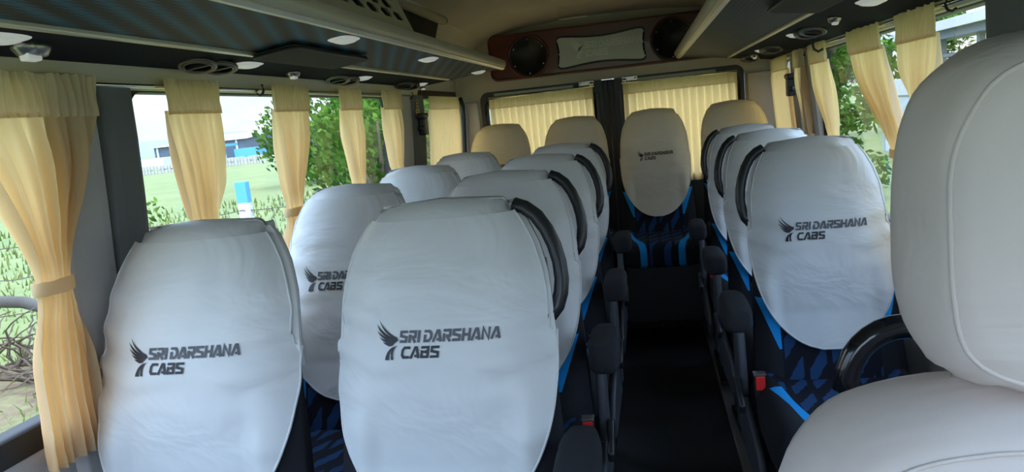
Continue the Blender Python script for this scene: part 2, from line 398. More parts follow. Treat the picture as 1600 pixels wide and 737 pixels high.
# pillar linings (rounded covers on the posts between the windows)
def pillar(sgn, y0, y1, m_, name, bulge=.03, z0=.0, z1=1.465):
    mb = MB(); rings = []
    for i in range(13):
        z = z0+(z1-z0)*i/12; x = XC+sgn*(hw(z)+.002); w = y1-y0
        rings.append([(x, y0, z), (x-sgn*bulge*.75, y0+w*.08, z), (x-sgn*bulge, y0+w*.25, z), (x-sgn*bulge, y0+w*.75, z), (x-sgn*bulge*.75, y0+w*.92, z), (x, y1, z)])
    mb.loft(rings); return struct(mb.build(name, m_, bevel=.004))
pillar(-1, 1.20, 1.385, M['trimgrey'], 'trim_1', .03)
pillar(-1, 1.38, 1.50, M['pillar'], 'trim_2', .032)
pillar(-1, 3.31, 3.56, M['trimgrey'], 'trim_3', .03)
pillar(-1, 3.54, 3.77, M['pillar'], 'trim_4', .035)
pillar(1, 1.54, 1.815, M['pillar'], 'trim_5', .05)
pillar(1, 3.50, 3.68, M['trimgrey'], 'trim_6', .03)
pillar(1, 3.86, 4.0, M['beige_trim'], 'trim_7', .03)
# ceiling
cp = [(-1.03, 1.50), (-.985, 1.62), (-.92, 1.74), (-.80, 1.83), (-.55, 1.89), (-.25, 1.915), (0, 1.92)]
inner = [(XC+x, z) for x, z in cp]+[(XC-x, z) for x, z in cp[-2::-1]]
outer_ = [(XC+x*1.05, z+.04) for x, z in cp]+[(XC-x*1.05, z+.04) for x, z in cp[-2::-1]]
mb = MB(); rings = []
for i in range(21):
    y = Y0+(Y1+.05-Y0)*i/20
    rings.append([(x, y, z-.07*smooth01((y-4.0)/.9)*(1 if z > 1.7 else 0)) for x, z in inner]+[(x, y, z) for x, z in reversed(outer_)])
mb.loft(rings, cap=True); struct(mb.build('ceiling', M['ceil'], smooth=False))
# floor
mb = MB(); mb.box((-1.3, Y0, -.04), (.92, Y1, 0)); struct(mb.build('floor', M['floor']))
mb = MB(); mb.box((-1.23, 4.06, .0), (.84, Y1, .135)); pf = struct(mb.build('floor_rear', M['floor']), 'raised black step under the rear bench row')
mb = MB(); mb.box((-1.2, 4.045, .120), (.8, 4.06, .140)); struct(mb.build('trim_8', M['grey_chrome'], bevel=.003), 'thin metal nosing on the edge of the rear step')
for i, x in enumerate((.285, -.235)):
    mb = MB(); mb.box((x-.028, .6, .0), (x+.028, 4.04, .012)); mb.box((x-.028, .6, .012), (x-.020, 4.04, .020)); mb.box((x+.020, .6, .012), (x+.028, 4.04, .020))
    for k in range(22): mb.box((x-.006, .75+k*.15, .012), (x+.006, .80+k*.15, .0135))
    tag(mb.build('seat_rail', M['rail_metal']), ('grey metal seat rail on the floor right of the aisle', 'grey metal seat rail on the floor left of the aisle')[i], 'rail')
# front bulkhead with the windscreen opening (behind the viewer)
def plf(u, v, w): return V((u, Y0+w, v))
struct(plate([(-1.3, 0), (.92, 0), (.92, 1.98), (-1.3, 1.98)], [rrect(-1.15, .85, .76, 1.80, .1)], .05, 'wall_front', M['trimgrey'], None, plf))
# rear wall
def plr(y): return lambda u, v, w: V((u, y+w, v))
struct(plate([(-1.3, 0), (.92, 0), (.92, 1.98), (-1.3, 1.98)], [rrect(-1.035, .12, .625, 1.475, .06)], .06, 'wall_rear', M['beige_trim'], None, plr(4.60)))
mb = MB(); mb.box((-1.235, 4.545, .1), (-1.045, 4.575, 1.42)); struct(mb.build('trim_9', M['trimgrey'], bevel=.01), 'grey lining panel left of the rear doors')
mb = MB(); mb.box((.635, 4.545, .1), (.84, 4.575, 1.42)); struct(mb.build('trim_10', M['beige_trim'], bevel=.01), 'beige lining panel right of the rear doors')
def rear_door(k, x0, x1, wx0, wx1):
    root = struct(empty('door_%d' % k))
    plate(rrect(x0, .12, x1, 1.475, .05), [rrect(wx0, .85, wx1, 1.425, .07)], .03, 'door_panel', M['dark_door'], root, plr(4.585))
    p = rrect(wx0-.008, .842, wx1+.008, 1.433, .075)
    mb = MB(); mb.tube([(a, 4.562, b) for a, b in p], .014, 8, closed=True); mb.build('rubber_seal', M['rubber'], root, smooth=True)
    mb = MB(); mb.box((wx0-.01, 4.588, .84), (wx1+.01, 4.592, 1.435)); mb.build('window_pane', M['glass'], root)
    mb = MB(); mb.box((wx0+.05, 4.552, 1.443), (wx1-.12, 4.568, 1.463)); mb.build('top_strip', M['door_metal'], root, bevel=.004)
    mb = MB(); hx = wx1+.028 if k == 1 else wx0-.028; mb.box((hx-.012, 4.55, 1.0), (hx+.012, 4.57, 1.40)); mb.build('edge_strip', M['dark_door'], root, bevel=.004)
rear_door(1, -1.03, -.205, -.985, -.30)
rear_door(2, -.195, .62, -.10, .575)
mb = MB(); mb.box((-.235, 4.535, .12), (-.165, 4.569, 1.47)); struct(mb.build('trim_11', M['rubber'], bevel=.008), 'black rubber post between the rear doors')
mb = MB(); mb.tube([(-.20, 4.532, .2), (-.20, 4.532, 1.46)], .004, 8); struct(mb.build('trim_12', M['shield'], smooth=True), 'thin seam bead down the black door post')

mb = MB(); mb.tube([(XC-hw(z)+.050, 4.512+.05*smooth01((.95-z)/.1)*0-.06*smooth01((z-1.40)/.06), z) for z in [.75+.05*i for i in range(15)]], .013, 8)
struct(mb.build('trim_15', M['rubber'], smooth=True), 'black rubber seal on the rear edge of the closed left side curtain')
# ------------------------------------------------------------ overhead racks
def rack(sgn, lipx, midx, wallx, zl, zm, zw, yend, fab, name, label):
    root = tag(empty(name, (0, 0, 0)), label, 'luggage rack')
    y0 = Y0+.05
    s = 1 if lipx < XC else -1     # direction from wall to aisle
    mb = MB(); prof = [(lipx, zl), (midx, zm), (midx, zm+.02), (lipx, zl+.02)]; mb.extrude_y(prof, y0, yend); mb.build('lining_panel', M[fab], root)
    mb = MB(); prof = [(midx, zm), (wallx, zw), (wallx, zw+.02), (midx, zm+.02)]; mb.extrude_y(prof, y0, yend+(0 if s > 0 else .03)); mb.build('service_panel', M['service'], root)
    # nose rail: rounded nose over a bright moulding
    mb = MB(); prof = [(lipx+s*.014+.018*math.cos(a)*1.0, zl+.022+.021*math.sin(a)) for a in [2*PI*i/16 for i in range(16)]]
    mb.extrude_y(prof, y0, yend); mb.build('nose_rail', M['nose'], root, smooth=True, bevel=0)
    mb = MB(); mb.extrude_y([(lipx-s*.010, zl-.004), (lipx+s*.010, zl-.008), (lipx+s*.022, zl+.000), (lipx+s*.016, zl+.008), (lipx-s*.010, zl+.006)], y0, yend+.015)
    mb.build('lip_moulding', M['alu'], root, bevel=.002)
    mb = MB(); mb.extrude_y([(midx-.010, zm-.008), (midx+.010, zm-.008), (midx+.010, zm+.004), (midx-.010, zm+.004)], y0, yend-.12)
    mb.build('seam_moulding', M['alu'], root, bevel=.003)
    mb = MB(); mb.extrude_y([(lipx+s*.0, zl+.02), (wallx, zw+.02), (wallx, zl+.03), (lipx, zl+.035)], y0, yend-.01); mb.build('shelf_board', M['hollow'], root)
    mb = MB(); bx = wallx+s*.10; mb.extrude_y([(bx, zl+.03), (bx-s*.02, zl+.03), (bx+s*.055, 1.81), (bx+s*.075, 1.81)], y0, yend-.04); mb.build('back_board', M['hollow'], root)
    mb = MB(); mb.tube([(wallx+s*.195, y0, 1.825), (wallx+s*.195, yend-.02, 1.825)], .024, 12); mb.build('upper_rail', M['nose'], root, smooth=True)
    mb = MB(); mb.tube([(wallx+s*.195, yend-.02, 1.825), (wallx+s*.195, yend+.01, 1.825)], .019, 12); mb.build('end_cap', M['black_plastic'], root, smooth=True)
    return root
rack(-1, -.70, -.95, -1.165, 1.552, 1.524, 1.505, 3.65, 'rack_streak', 'luggage_rack', 'overhead luggage rack with blue streaked lining above the left window curtains')
rack(1, .24, .505, .775, 1.550, 1.515, 1.477, 4.43, 'rack_grid', 'luggage_rack', 'overhead luggage rack with grey studded lining above the right windows')
for s_, x, ye, nm in ((-1, -1.15, 3.66, 'trim_13'), (1, .76, 4.4, 'trim_14')):
    mb = MB(); zt_ = 1.508 if s_ < 0 else 1.482; mb.extrude_y([(x, zt_), (x+s_*.035, zt_), (x+s_*.045, 1.452), (x+s_*.018, 1.456)], Y0, ye); struct(mb.build(nm, M['ledge'], bevel=.003), 'cream ledge strip above the windows')
# air unit on the left rack
root = tag(empty('air_conditioner', (0, 0, 0)), 'beige air conditioner housing with a slotted front on the left rack', 'air conditioner')
hexes = []
def hexa(cy, cz, a, b): return [(cy-a, cz), (cy-a*.62, cz+b), (cy+a*.62, cz+b), (cy+a, cz), (cy+a*.62, cz-b), (cy-a*.62, cz-b)]
for r_ in range(4):
    for c_ in range(11):
        cy = 1.28+c_*.125+(r_ % 2)*.0625; cz = 1.70+r_*.038
        if 1.2 < cy < 2.56: hexes.append(hexa(cy, cz, .054, .016))
plate(rrect(1.14, 1.640, 2.63, 1.835, .02), hexes, .014, 'grille', M['ac'], root, lambda u, v, w: V((-.87+w+.05*(1.76-v)/.12, u, v)), bevel=0)
mb = MB(); mb.loft([[(-.85, y, 1.645), (-.90, y, 1.80), (-.98, y, 1.76), (-1.0, y, 1.62), (-.86, y, 1.62)] for y in (1.16, 2.60)]); mb.build('housing', M['hollow'], root)

# lamps, vents and knobs on the undersides
def under(x, side_='L'):
    if side_ == 'L': return 1.552+(x+.70)*.112 if x > -.95 else 1.524+(x+.95)*.088
    return 1.550-(x-.24)*.132 if x < .505 else 1.515-(x-.505)*.141
def slope(x, side_): return (under(x+.01, side_)-under(x-.01, side_))/.02
def put(root, x, y, side_, off=0.):
    root.location = (x, y, under(x, side_)-off); root.rotation_euler = (0, -math.atan(slope(x, side_)), 0)
def lamp_proto():
    r = empty('ceiling_light')
    def dome(a, b, h, z):
        mb_ = MB(); rings = []
        for i in range(7):
            t = i/6*PI/2; k = math.cos(t)**.45 if i < 6 else .05
            rings.append([(a*k*math.copysign(abs(math.cos(q))**.7, math.cos(q)), b*k*math.copysign(abs(math.sin(q))**.7, math.sin(q)), z-h*math.sin(t)) for q in [2*PI*j/28 for j in range(28)]])
        mb_.loft(rings); return mb_
    dome(.034, .060, .005, .001).build('base', M['white_plastic'], r, smooth=True)
    dome(.027, .050, .010, .001).build('diffuser', M['white_plastic'], r, smooth=True)
    return r
lp = lamp_proto(); first = True
lamps = [(-.755, 1.806, 'L', 'oval white lamp on the streaked lining nearest the hanging flap'), (-.768, 2.606, 'L', 'middle one of three oval white lamps on the streaked lining'),
         (-.797, 3.56, 'L', 'oval white lamp on the streaked lining at the rack end by the loudspeaker'),
         (-1.037, 1.03, 'L', 'white lamp on the dark panel above the nearest tied curtain'), (-1.05, 1.815, 'L', 'white lamp on the dark panel beside the nearest pair of round vents'),
         (-1.076, 2.70, 'L', 'white lamp on the dark left panel beside the second pair of vents'), (-1.09, 3.50, 'L', 'white lamp at the rear end of the dark left panel'),
         (.605, 2.06, 'R', 'largest white lamp on the dark right panel, at the top edge'), (.605, 2.99, 'R', 'white lamp on the dark right panel just behind the hooked vent'),
         (.61, 3.82, 'R', 'white lamp on the dark right panel above the closed rear curtain')]
for x, y, sd, lb in lamps:
    o = lp if first else copy_tree(lp); first = False
    tag(o, lb, 'light', 'white lamps on the rack undersides'); put(o, x, y, sd)
def vent_proto():
    r = empty('air_vent')
    for s_ in (-1, 1):
        cy = s_*.046
        def T(x, y, z): return (x, cy+y*.88, z-.005-y*.26)
        mb = MB(); mb.tube([T(.042*math.cos(a), .042*math.sin(a), -.006) for a in [2*PI*i/28 for i in range(28)]], .0055, 8, closed=True); q = mb.build('outlet_ring', M['vent_ring'], r, smooth=True)
        mb = MB(); mb.tube([T(.034*math.cos(a), .034*math.sin(a), -.009) for a in [2*PI*i/28 for i in range(28)]], .0035, 8, closed=True); mb.build('inner_ring', M['vent_ring'], q, smooth=True)
        mb = MB(); mb.loft([[T(.040*k*math.cos(a), .040*k*math.sin(a), z) for a in [2*PI*i/24 for i in range(24)]] for k, z in ((1, .012), (1, -.003), (.8, -.006), (.4, -.004), (.1, -.003))]); mb.build('outlet_disc', M['gloss_black'], q, smooth=True)
        mb = MB(); mb.loft([[T(a, b, c) for a, b in ((-.032, -.003), (.032, -.003), (.032, .003), (-.032, .003))] for c in (-.012, -.004)]); mb.build('vane', M['black_plastic'], q)
    mb = MB(); mb.box((-.010, -.008, -.010), (.010, .008, .001)); mb.build('bridge', M['grey_chrome'], r, bevel=.002)
    return r
vp_ = vent_proto(); first = True
for x, y, sd, lb in [(-1.062, 1.655, 'L', 'pair of round vents between the first two left lamps'), (-1.09, 2.54, 'L', 'pair of round vents above the third left curtain from the front'), (-1.10, 3.32, 'L', 'pair of round vents at the rear of the dark left panel'),
                     (.612, 2.78, 'R', 'pair of round vents with a black hook on the right panel'), (.62, 3.62, 'R', 'pair of round vents before the rearmost right lamp'), (.62, 4.30, 'R', 'pair of round vents in the rear right corner')]:
    o = vp_ if first else copy_tree(vp_); first = False
    tag(o, lb, 'air vent', 'twin round air vents'); put(o, x, y, sd)
def swi():
    r = empty('reading_light')
    mb = MB(); mb.loft([[(.020*k*math.cos(a), .030*k*math.sin(a), z) for a in [2*PI*i/20 for i in range(20)]] for k, z in ((1, .001), (1, -.006), (.75, -.016), (.3, -.019))]); mb.build('housing', M['grey_chrome'], r, smooth=True)
    mb = MB(); mb.box((-.006, -.020, -.024), (.010, .006, -.012)); mb.build('lens', M['white_plastic'], r, bevel=.003)
    return r
rp = swi(); first = True
for x, y, sd, sc, lb in [(-1.059, 1.121, 'L', 1.25, 'dull chrome reading light beside the foremost left lamp'), (-1.076, 2.13, 'L', 1, 'small chrome reading light between the second and third left lamps'), (-1.11, 3.60, 'L', 1, 'small reading light at the left rack rear end'),
                     (.60, 2.40, 'R', 1, 'small reading light on the dark right panel behind the largest lamp'), (.615, 4.10, 'R', 1, 'small reading light at the rear of the dark right panel')]:
    o = rp if first else copy_tree(rp); first = False
    tag(o, lb, 'light', 'small reading lights'); put(o, x, y, sd); o.scale = (sc, sc, sc)
# fold-down flaps
def flap(x0, y0, x1, y1, sd, lb, tilt):
    r = tag(empty('folding_screen'), lb, 'screen')
    put(r, (x0+x1)/2, (y0+y1)/2, sd, .012); w, h = abs(x1-x0), abs(y1-y0)
    r.rotation_euler = (0, r.rotation_euler[1]+tilt, 0)
    plate(rrect(-w/2, -h/2, w/2, h/2, .02), [], .012, 'screen_panel', M['screenflap'], r, lambda u, v, q: V((u, v, q)), bevel=.002)
    mb = MB(); mb.tube([(a, b, -.002) for a, b in rrect(-w/2, -h/2, w/2, h/2, .02)], .0045, 6, closed=True); mb.build('screen_edge', M['rubber'], r, smooth=True)
    mb = MB(); mb.box((w/2*(-1 if sd == 'L' else 1)-.008, -h/3, -.002), (w/2*(-1 if sd == 'L' else 1)+.008, h/3, .018)); mb.build('hinge', M['black_plastic'], r, bevel=.002)
flap(-.945, 1.66, -.825, 2.15, 'L', 'dark flat folding screen flap under the left rack lining', 0)
flap(.365, 1.75, .50, 2.17, 'R', 'dark flat folding screen flap under the right rack lining', 0)

# ------------------------------------------------------------ lettering: strokes laid onto a surface
def ribbon(pts, t):
    """mitred strip of width t along pts; returns list of quads (4 uv points)"""
    P = [V(p) for p in pts]; L = []; R = []
    for i, p in enumerate(P):
        a = (P[i]-P[i-1]).normalized() if i > 0 else None; b = (P[i+1]-P[i]).normalized() if i < len(P)-1 else None
        if a is None: a = b
        if b is None: b = a
        n1 = V((-a.y, a.x)); n2 = V((-b.y, b.x)); n = n1+n2
        if n.length < .2: n = n1
        n.normalize(); k = 1/max(.5, n.dot(n1)); L.append(p+n*t/2*k); R.append(p-n*t/2*k)
    return [(L[i], L[i+1], R[i+1], R[i]) for i in range(len(P)-1)]
LET = {
 'S': [[(1, .89), (.13, .89), (.13, .56), (.87, .44), (.87, .11), (0, .11)]],
 'R': [[(0, .89), (.86, .89), (.86, .46), (.36, .46)], [(.50, .42), (.93, 0)], [(.13, .66), (.13, 0)]],
 'I': [[(.5, 0), (.5, 1)]],
 'D': [[(0, .89), (.62, .89), (.88, .66), (.88, .34), (.62, .11), (.13, .11), (.13, .62)]],
 'A': [[(.02, 0), (.44, .89), (.62, .89), (.96, 0)], [(.46, .20), (.80, .20)]],
 'H': [[(.13, 0), (.13, 1)], [(.87, 0), (.87, 1)], [(.13, .5), (.87, .5)]],
 'N': [[(.13, 0), (.13, .95), (.85, .06), (.87, 1)]],
 'C': [[(1, .89), (.32, .89), (.13, .70), (.13, .30), (.32, .11), (1, .11)]],
 'B': [[(0, .89), (.84, .89), (.84, .60), (.30, .52), (.84, .46), (.84, .11), (.13, .11), (.13, .66)]]}
def word(txt, x, y, cw, ch, gap, slant=.17, space=.6):
    q = []
    for c in txt:
        if c == ' ': x += cw*space; continue
        w = cw*.28 if c == 'I' else cw
        for st in LET[c]:
            pts = [(x+u*w, y+v*ch) for u, v in st]
            q += ribbon(pts, ch*.22)
        x += w+gap
    return [[V((p.x+(p.y-y)*slant, p.y)) for p in f] for f in q]
def feather(tip, ctl, root, t):
    T, C_, R_ = V(tip), V(ctl), V(root); n = 9; L = []; R = []
    for i in range(n):
        s = i/(n-1); p = T*(1-s)**2+C_*2*s*(1-s)+R_*s*s; d = (C_-T)*(1-s)+(R_-C_)*s; d.normalize(); nn = V((-d.y, d.x)); w = t*math.sin(min(1, s*1.25+.03)*PI/2)
        L.append(p+nn*w/2); R.append(p-nn*w/2)
    return [(L[i], L[i+1], R[i+1], R[i]) for i in range(n-1)]
def logo_quads():
    """units: 965 = the width of the upper word; origin at its lower left; returns (quads, material index)"""
    out = [(f, 1) for f in word('SRI', 0, 0, 74, 112, 16)]+[(f, 1) for f in word('DARSHANA', 240, 0, 80, 112, 13)]
    out += [(f, 0) for f in word('CABS', 8, -140, 84, 108, 13)]
    F = [((-195, 210), (-150, 95), (-30, 38), 22), ((-222, 176), (-185, 70), (-45, 28), 26), ((-226, 112), (-180, 40), (-60, 14), 27), ((-208, 52), (-160, 6), (-70, 4), 26), ((-175, 8), (-140, -20), (-78, -8), 24), ((-135, -18), (-115, -28), (-80, -16), 18)]
    for a, b, c, t in F: out += [(f, 0) for f in feather(a, b, c, t)]
    out += [(f, 0) for f in feather((-78, -30), (-70, 20), (-20, 40), 40)]
    def two(L, R, n=7):
        def bz(p, s): a, b, c = (V(x) for x in p); return a*(1-s)**2+b*2*s*(1-s)+c*s*s
        l = [bz(L, i/n) for i in range(n+1)]; r = [bz(R, i/n) for i in range(n+1)]; return [(l[i], l[i+1], r[i+1], r[i]) for i in range(n)]
    out += [(f, 0) for f in two([(-20, -24), (-135, -40), (-150, -150)], [(-20, -24), (-118, -60), (-108, -150)])]
    out += [(f, 0) for f in two([(-24, -28), (-100, -55), (-92, -100)], [(-20, -24), (-85, -60), (-66, -146)])]
    out += [(f, 0) for f in two([(-92, -112), (-92, -130), (-90, -148)], [(-76, -112), (-72, -130), (-66, -148)], 2)]
    return out
LOGO = logo_quads()
def logo_mesh(name, surf, u, cx, mats, parent=None):
    """surf(x, h) -> xyz, h measured down"""
    mb = MB()
    for f, mi in LOGO:
        a, b, c, d = f
        n = max(1, int(max((b-a).length, (c-d).length)*u/.012)); 
        for i in range(n):
            s0, s1 = i/n, (i+1)/n
            q = [a.lerp(b, s0), a.lerp(b, s1), d.lerp(c, s1), d.lerp(c, s0)]
            mb.add([surf(cx+(p.x-365)*u, -p.y*u) for p in q], [(0, 1, 2, 3)], mi)
    return mb.build(name, mats, parent)

# ------------------------------------------------------------ passenger seats
H = 1.15   # top of the seat above the floor
WT = [(0, .120), (.006, .130), (.018, .138), (.035, .148), (.06, .164), (.10, .183), (.15, .197), (.2, .203), (.28, .207), (.4, .212), (.7, .230)]
WK = 1.0   # width factor of the seat being built
def wid(h): return WK*lerp_tab(WT, h)
def yfront(x, h):
    w = wid(max(0, h)); a = min(1.15, abs(x)/w)
    return -.30*h-.022*math.sin(min(1, h/.5)*PI)+.052*a**4+.004*a*a
def wrinkle(x, h):
    v = noise.noise((x*7+3, h*9, 1.7))*.004+noise.noise((x*20, h*26, 5.1))*.0014
    e = min(1, abs(x)/.21)
    v += e**2*.006*math.sin(h*75+math.copysign(1.5, x)+6*noise.noise((x*3, h*3, 0)))*math.exp(-((h-.27)/.12)**2)
    v += .003*math.exp(-((h-.30-.25*abs(x)**1.3)/.018)**2)*(.3+e)
    return v
def flapw(h):     # outline of the hanging front flap
    t = (h-.27)/.335
    if t <= 0: return wid(h)-.006
    t = min(1, t); return .212*WK*max(0, 1-t**2.6)**.5
def bolster(x, h): return -.020*smooth01((abs(x)-.12)/.05)*smooth01((h-.3)/.15)
def front_pt(x, h, off=0.): return (x, yfront(x, h)+bolster(x, h)*1.05-.0075-wrinkle(x, h)-off, H-h)
def cover(cmat, name='seat_cover'):
    mb = MB(); n = 56
    # hood over the head of the seat
    rings = []; hs = [.0, .003, .008, .016, .028, .045, .07, .10, .13, .16, .19, .22, .25, .28, .305]
    for i, h in enumerate(hs):
        w = wid(h)+.004; ring = []
        dep = .118*math.sqrt(max(.05, 1-(1-min(1, h/.03))**2)); yc0 = yfront(0, h)
        for j in range(n):
            a = 2*PI*j/n; cx, sx = math.cos(a), math.sin(a)
            x = w*math.copysign(abs(cx)**.55, cx); yb = abs(sx)**.75
            if sx < 0: yf = yfront(x, h)-.006-wrinkle(x, h)*.8; y = (yc0+.06)*(1-yb)+yf*yb if True else 0; y = yc0+.055-(yc0+.055-yf)*yb + .028*(1-min(1, h/.03))**2*yb
            else: y = yc0+.055+(dep-.055)*yb
            zz = H-h-.012*(abs(x)/w)**2*(1 if h < .03 else 0)
            # gathered ears on the top corners
            ear = math.exp(-((abs(x)-.155)/.03)**2)*math.exp(-(h/.05)**2)
            zz += 0.020*ear*noise.noise((x*60, y*60, 2.0)); x += .014*ear*noise.noise((x*50, y*50+7, h*50))
            ed = min(1, max(0, (h-.05)/.25)); x *= 1+.012*ed*noise.noise((math.copysign(3, x), y*14, h*30))
            zlow = .025*noise.noise((a*2, 0, 9)) if i == len(hs)-1 else 0
            ring.append((x, y, zz+zlow))
        rings.append(ring)
    c = rings[0]; vs = sum(rings, []); fs = []
    for i in range(len(rings)-1):
        for j in range(n): k = (j+1) % n; fs.append((i*n+j, i*n+k, (i+1)*n+k, (i+1)*n+j))
    vs.append((0, sum(p[1] for p in c)/n, H+.001)); fs += [((j+1) % n, j, len(vs)-1) for j in range(n)]
    mb.add(vs, fs)
    # hanging flap, two skins
    nu, nh = 36, 60
    def grid(off, flip):
        vs = []
        for i in range(nh+1):
            h = .035+(.605-.035)*i/nh
            for j in range(nu+1):
                s = j/nu*2-1; x = s*max(.004, flapw(h)); p = front_pt(x, h, off); vs.append(p)
        return vs, [(i*(nu+1)+j, i*(nu+1)+j+1, (i+1)*(nu+1)+j+1, (i+1)*(nu+1)+j) for i in range(nh) for j in range(nu)]
    v1, f1 = grid(0, 0); mb.add(v1, f1); v2, f2 = grid(-.003, 1); mb.add(v2, f2)
    # rolled hem round the flap
    pts = []
    for i in range(nh+1): h = .035+(.603-.035)*i/nh; pts.append(front_pt(max(.004, flapw(h)), h, -.001))
    pts = pts+[(-p[0], front_pt(-p[0], H-p[2], -.001)[1], p[2]) for p in reversed(pts)]
    mb.tube(pts, .0028, 6)
    return mb.build(name, cmat, None, smooth=True)
def seat(side_, cmat, inks, aisle=True, wk=1., lu=2.08e-4):
    """side_: +1 the aisle is at local +x, -1 at -x"""
    global WK
    WK = wk; r = empty('passenger_seat')
    # backrest
    mb = MB(); rings = []; n = 44; s = side_
    for i, h in enumerate([.05, .055, .065, .08, .1, .16, .24, .32, .4, .48, .56, .63, .68, .705, .715]):
        w = wid(h)-(.012 if h < .27 else .004); w *= .9 if h > .71 or h < .052 else 1; yc0 = yfront(0, h); ring = []
        dep = .10+.03*smooth01(h/.6)
        for j in range(n):
            a = 2*PI*j/n; cx, sx = math.cos(a), math.sin(a); x = w*math.copysign(abs(cx)**.5, cx); yb = abs(sx)**.6
            bol = bolster(x, h)
            if sx < 0: yf = min(yfront(x, h)+bol, yfront(0, h)+.06)+.004; y = yc0+.05-(yc0+.05-yf)*yb
            else: y = yc0+.05+(dep-.05)*yb
            ring.append((x, y, H-h))
        rings.append(ring)
    mb.loft(rings); mb.build('backrest', M['cloth_back'], r, smooth=True)
    # cushion
    mb = MB(); rings = []; n = 48
    yb0 = -.13
    for y, k, kz in ((yb0, .93, .8), (yb0-.012, .98, .95), (yb0-.05, 1, 1), (-.25, 1, 1), (-.33, 1, 1), (-.41, 1, 1), (-.49, 1, 1), (-.55, .99, .98), (-.585, .96, .88), (-.605, .90, .7), (-.613, .8, .5)):
        ring = []
        for j in range(n):
            a = 2*PI*j/n; cx, sx = math.cos(a), math.sin(a); x = .232*k*math.copysign(abs(cx)**.5, cx); z = .395+.065*kz*math.copysign(abs(sx)**.5, sx)
            if sx > 0: z += kz*(.024*smooth01((abs(x)-.13)/.04)*(1-smooth01((abs(x)-.19)/.04))+.012*smooth01((-y-.4)/.2))
            ring.append((x, y, z))
        rings.append(ring)
    mb.loft(rings); mb.build('seat_cushion', M['cloth_seat'], r, smooth=True)
    c = cover(cmat); c.parent = r
    logo_mesh('printed_logo', lambda x, h: front_pt(x, .263+h, .0022), lu, 0., inks, c)
    if aisle:
        # shoulder grab loop
        pts = [(s*a*wk, .055-.30*h, H-h) for a, h in ((.140, .026), (.160, .034), (.182, .052), (.200, .080), (.213, .112), (.221, .145), (.224, .178), (.221, .205), (.213, .230), (.198, .248))]
        mb = MB(); mb.tube(pts, 0, 12, flat=(.022, .015, (0, 1, 0))); mb.build('shoulder_loop', M['black_plastic'], r, smooth=True)
        # armrest
        g = MB(); rings = []
        for y, k in ((-.345, .60), (-.34, .84), (-.325, .96), (-.30, 1), (-.25, 1), (-.19, .93), (-.15, .72)):
            rings.append([(s*.274+.040*k*math.copysign(abs(math.cos(a))**.6, math.cos(a)), y, .690+.05*(y+.34)+.040*k*math.copysign(abs(math.sin(a))**.6, math.sin(a))) for a in [2*PI*j/24 for j in range(24)]])
        g.loft(rings); ar = g.build('armrest', M['black_fabric'], r, smooth=True)
        g = MB(); g.tube([(s*.225, -.13, .66), (s*.275, -.13, .66)], .030, 16); g.build('armrest_pivot', M['black_plastic'], ar, smooth=True)
        # recliner shield: tall slate cover at the hinge, lever, lower cover
        def slab(poly, x0, x1, nm, mt, bev=.008):
            return plate([(a, b) for a, b in poly], [], abs(x1-x0), nm, mt, r, lambda u, v, w: V((s*((x0+x1)/2)+w, u, v)), bevel=bev)
        slab([(-.16, .28), (-.06, .26), (-.045, .45), (-.065, .60), (-.10, .645), (-.14, .62), (-.175, .45)], .236, .262, 'recliner_shield', M['shield'])
        slab([(-.50, .24), (-.10, .24), (-.10, .37), (-.20, .41), (-.46, .36), (-.52, .31)], .238, .258, 'side_cover', M['shield'])
        slab([(-.30, .40), (-.17, .43), (-.16, .46), (-.19, .47), (-.31, .43)], .262, .280, 'recliner_lever', M['black_plastic'], .006)
        # belt buckle
        g = MB(); g.box((s*.214-.016, -.26, .38), (s*.214+.016, -.235, .50)); b = g.build('belt_buckle', M['black_plastic'], r, bevel=.006)
        g = MB(); g.box((s*.214-.013, -.2665, .457), (s*.214+.013, -.2585, .497)); q = g.build('release_button', M['red'], b, bevel=.002)
        g = MB(); g.box((s*.214-.017, -.262, .498), (s*.214+.017, -.232, .504)); g.build('buckle_mouth', M['grey_chrome'], b, bevel=.001)
    if not aisle and cmat is M['cover_curtain_tint']:
        g = MB(); g.box((-.225, -.52, .02), (.225, -.05, .34)); g.build('seat_base', M['black_plastic'], r, bevel=.01)
    # feet
    for x in (-.20, .20):
        g = MB(); g.box((x-.02, -.52, .02), (x+.02, -.10, .045)); g.box((x-.012, -.47, .04), (x+.012, -.42, .34)); g.box((x-.012, -.20, .04), (x+.012, -.14, .34)); g.box((x-.014, -.52, .30), (x+.014, -.12, .345))
        g.build('leg', M['black_metal'], r, bevel=.004)
    return r
INK = [M['ink'], M['ink2']]
protoL = seat(1, M['cover'], INK); protoR = seat(-1, M['cover'], INK, wk=.95, lu=2.03e-4); protoL1 = seat(1, M['cover'], INK, wk=1.08); protoA1 = seat(1, M['cover'], INK, aisle=False, wk=1.09)
protoC = seat(1, M['cover_curtain_tint'], [M['brown_ink'], M['brown_ink']], aisle=False, wk=.94, lu=1.65e-4)
XA, XB, XR = -.915, -.412, .492
used = set()
def place(proto, x, y, z, rz, label, group):
    o = proto if proto.name not in used else copy_tree(proto); used.add(proto.name)
    o.location = (x, y, z); o.rotation_euler = (0, 0, math.radians(rz)); tag(o, label, 'seat', group); return o
G1, G2, G3 = 'white covered seats left of the aisle', 'white covered single seats right of the aisle', 'white seats of the rear row tinted by curtain light'
rows = [1.37, 1.99, 2.66, 3.44]
lb_a = ['white covered window seat beside the nearest curtain, whole logo showing, no loop', 'white covered window seat in the second row, logo half hidden', 'white covered window seat in the third row, only its top showing', 'white covered window seat in the fourth row, before the rear row']
lb_b = ['white covered aisle seat closest to the camera, black loop on its shoulder', 'white covered aisle seat directly behind the nearest one, left of the aisle', 'white covered aisle seat in the third row, left of the aisle', 'white covered aisle seat in the fourth row, before the rear row']
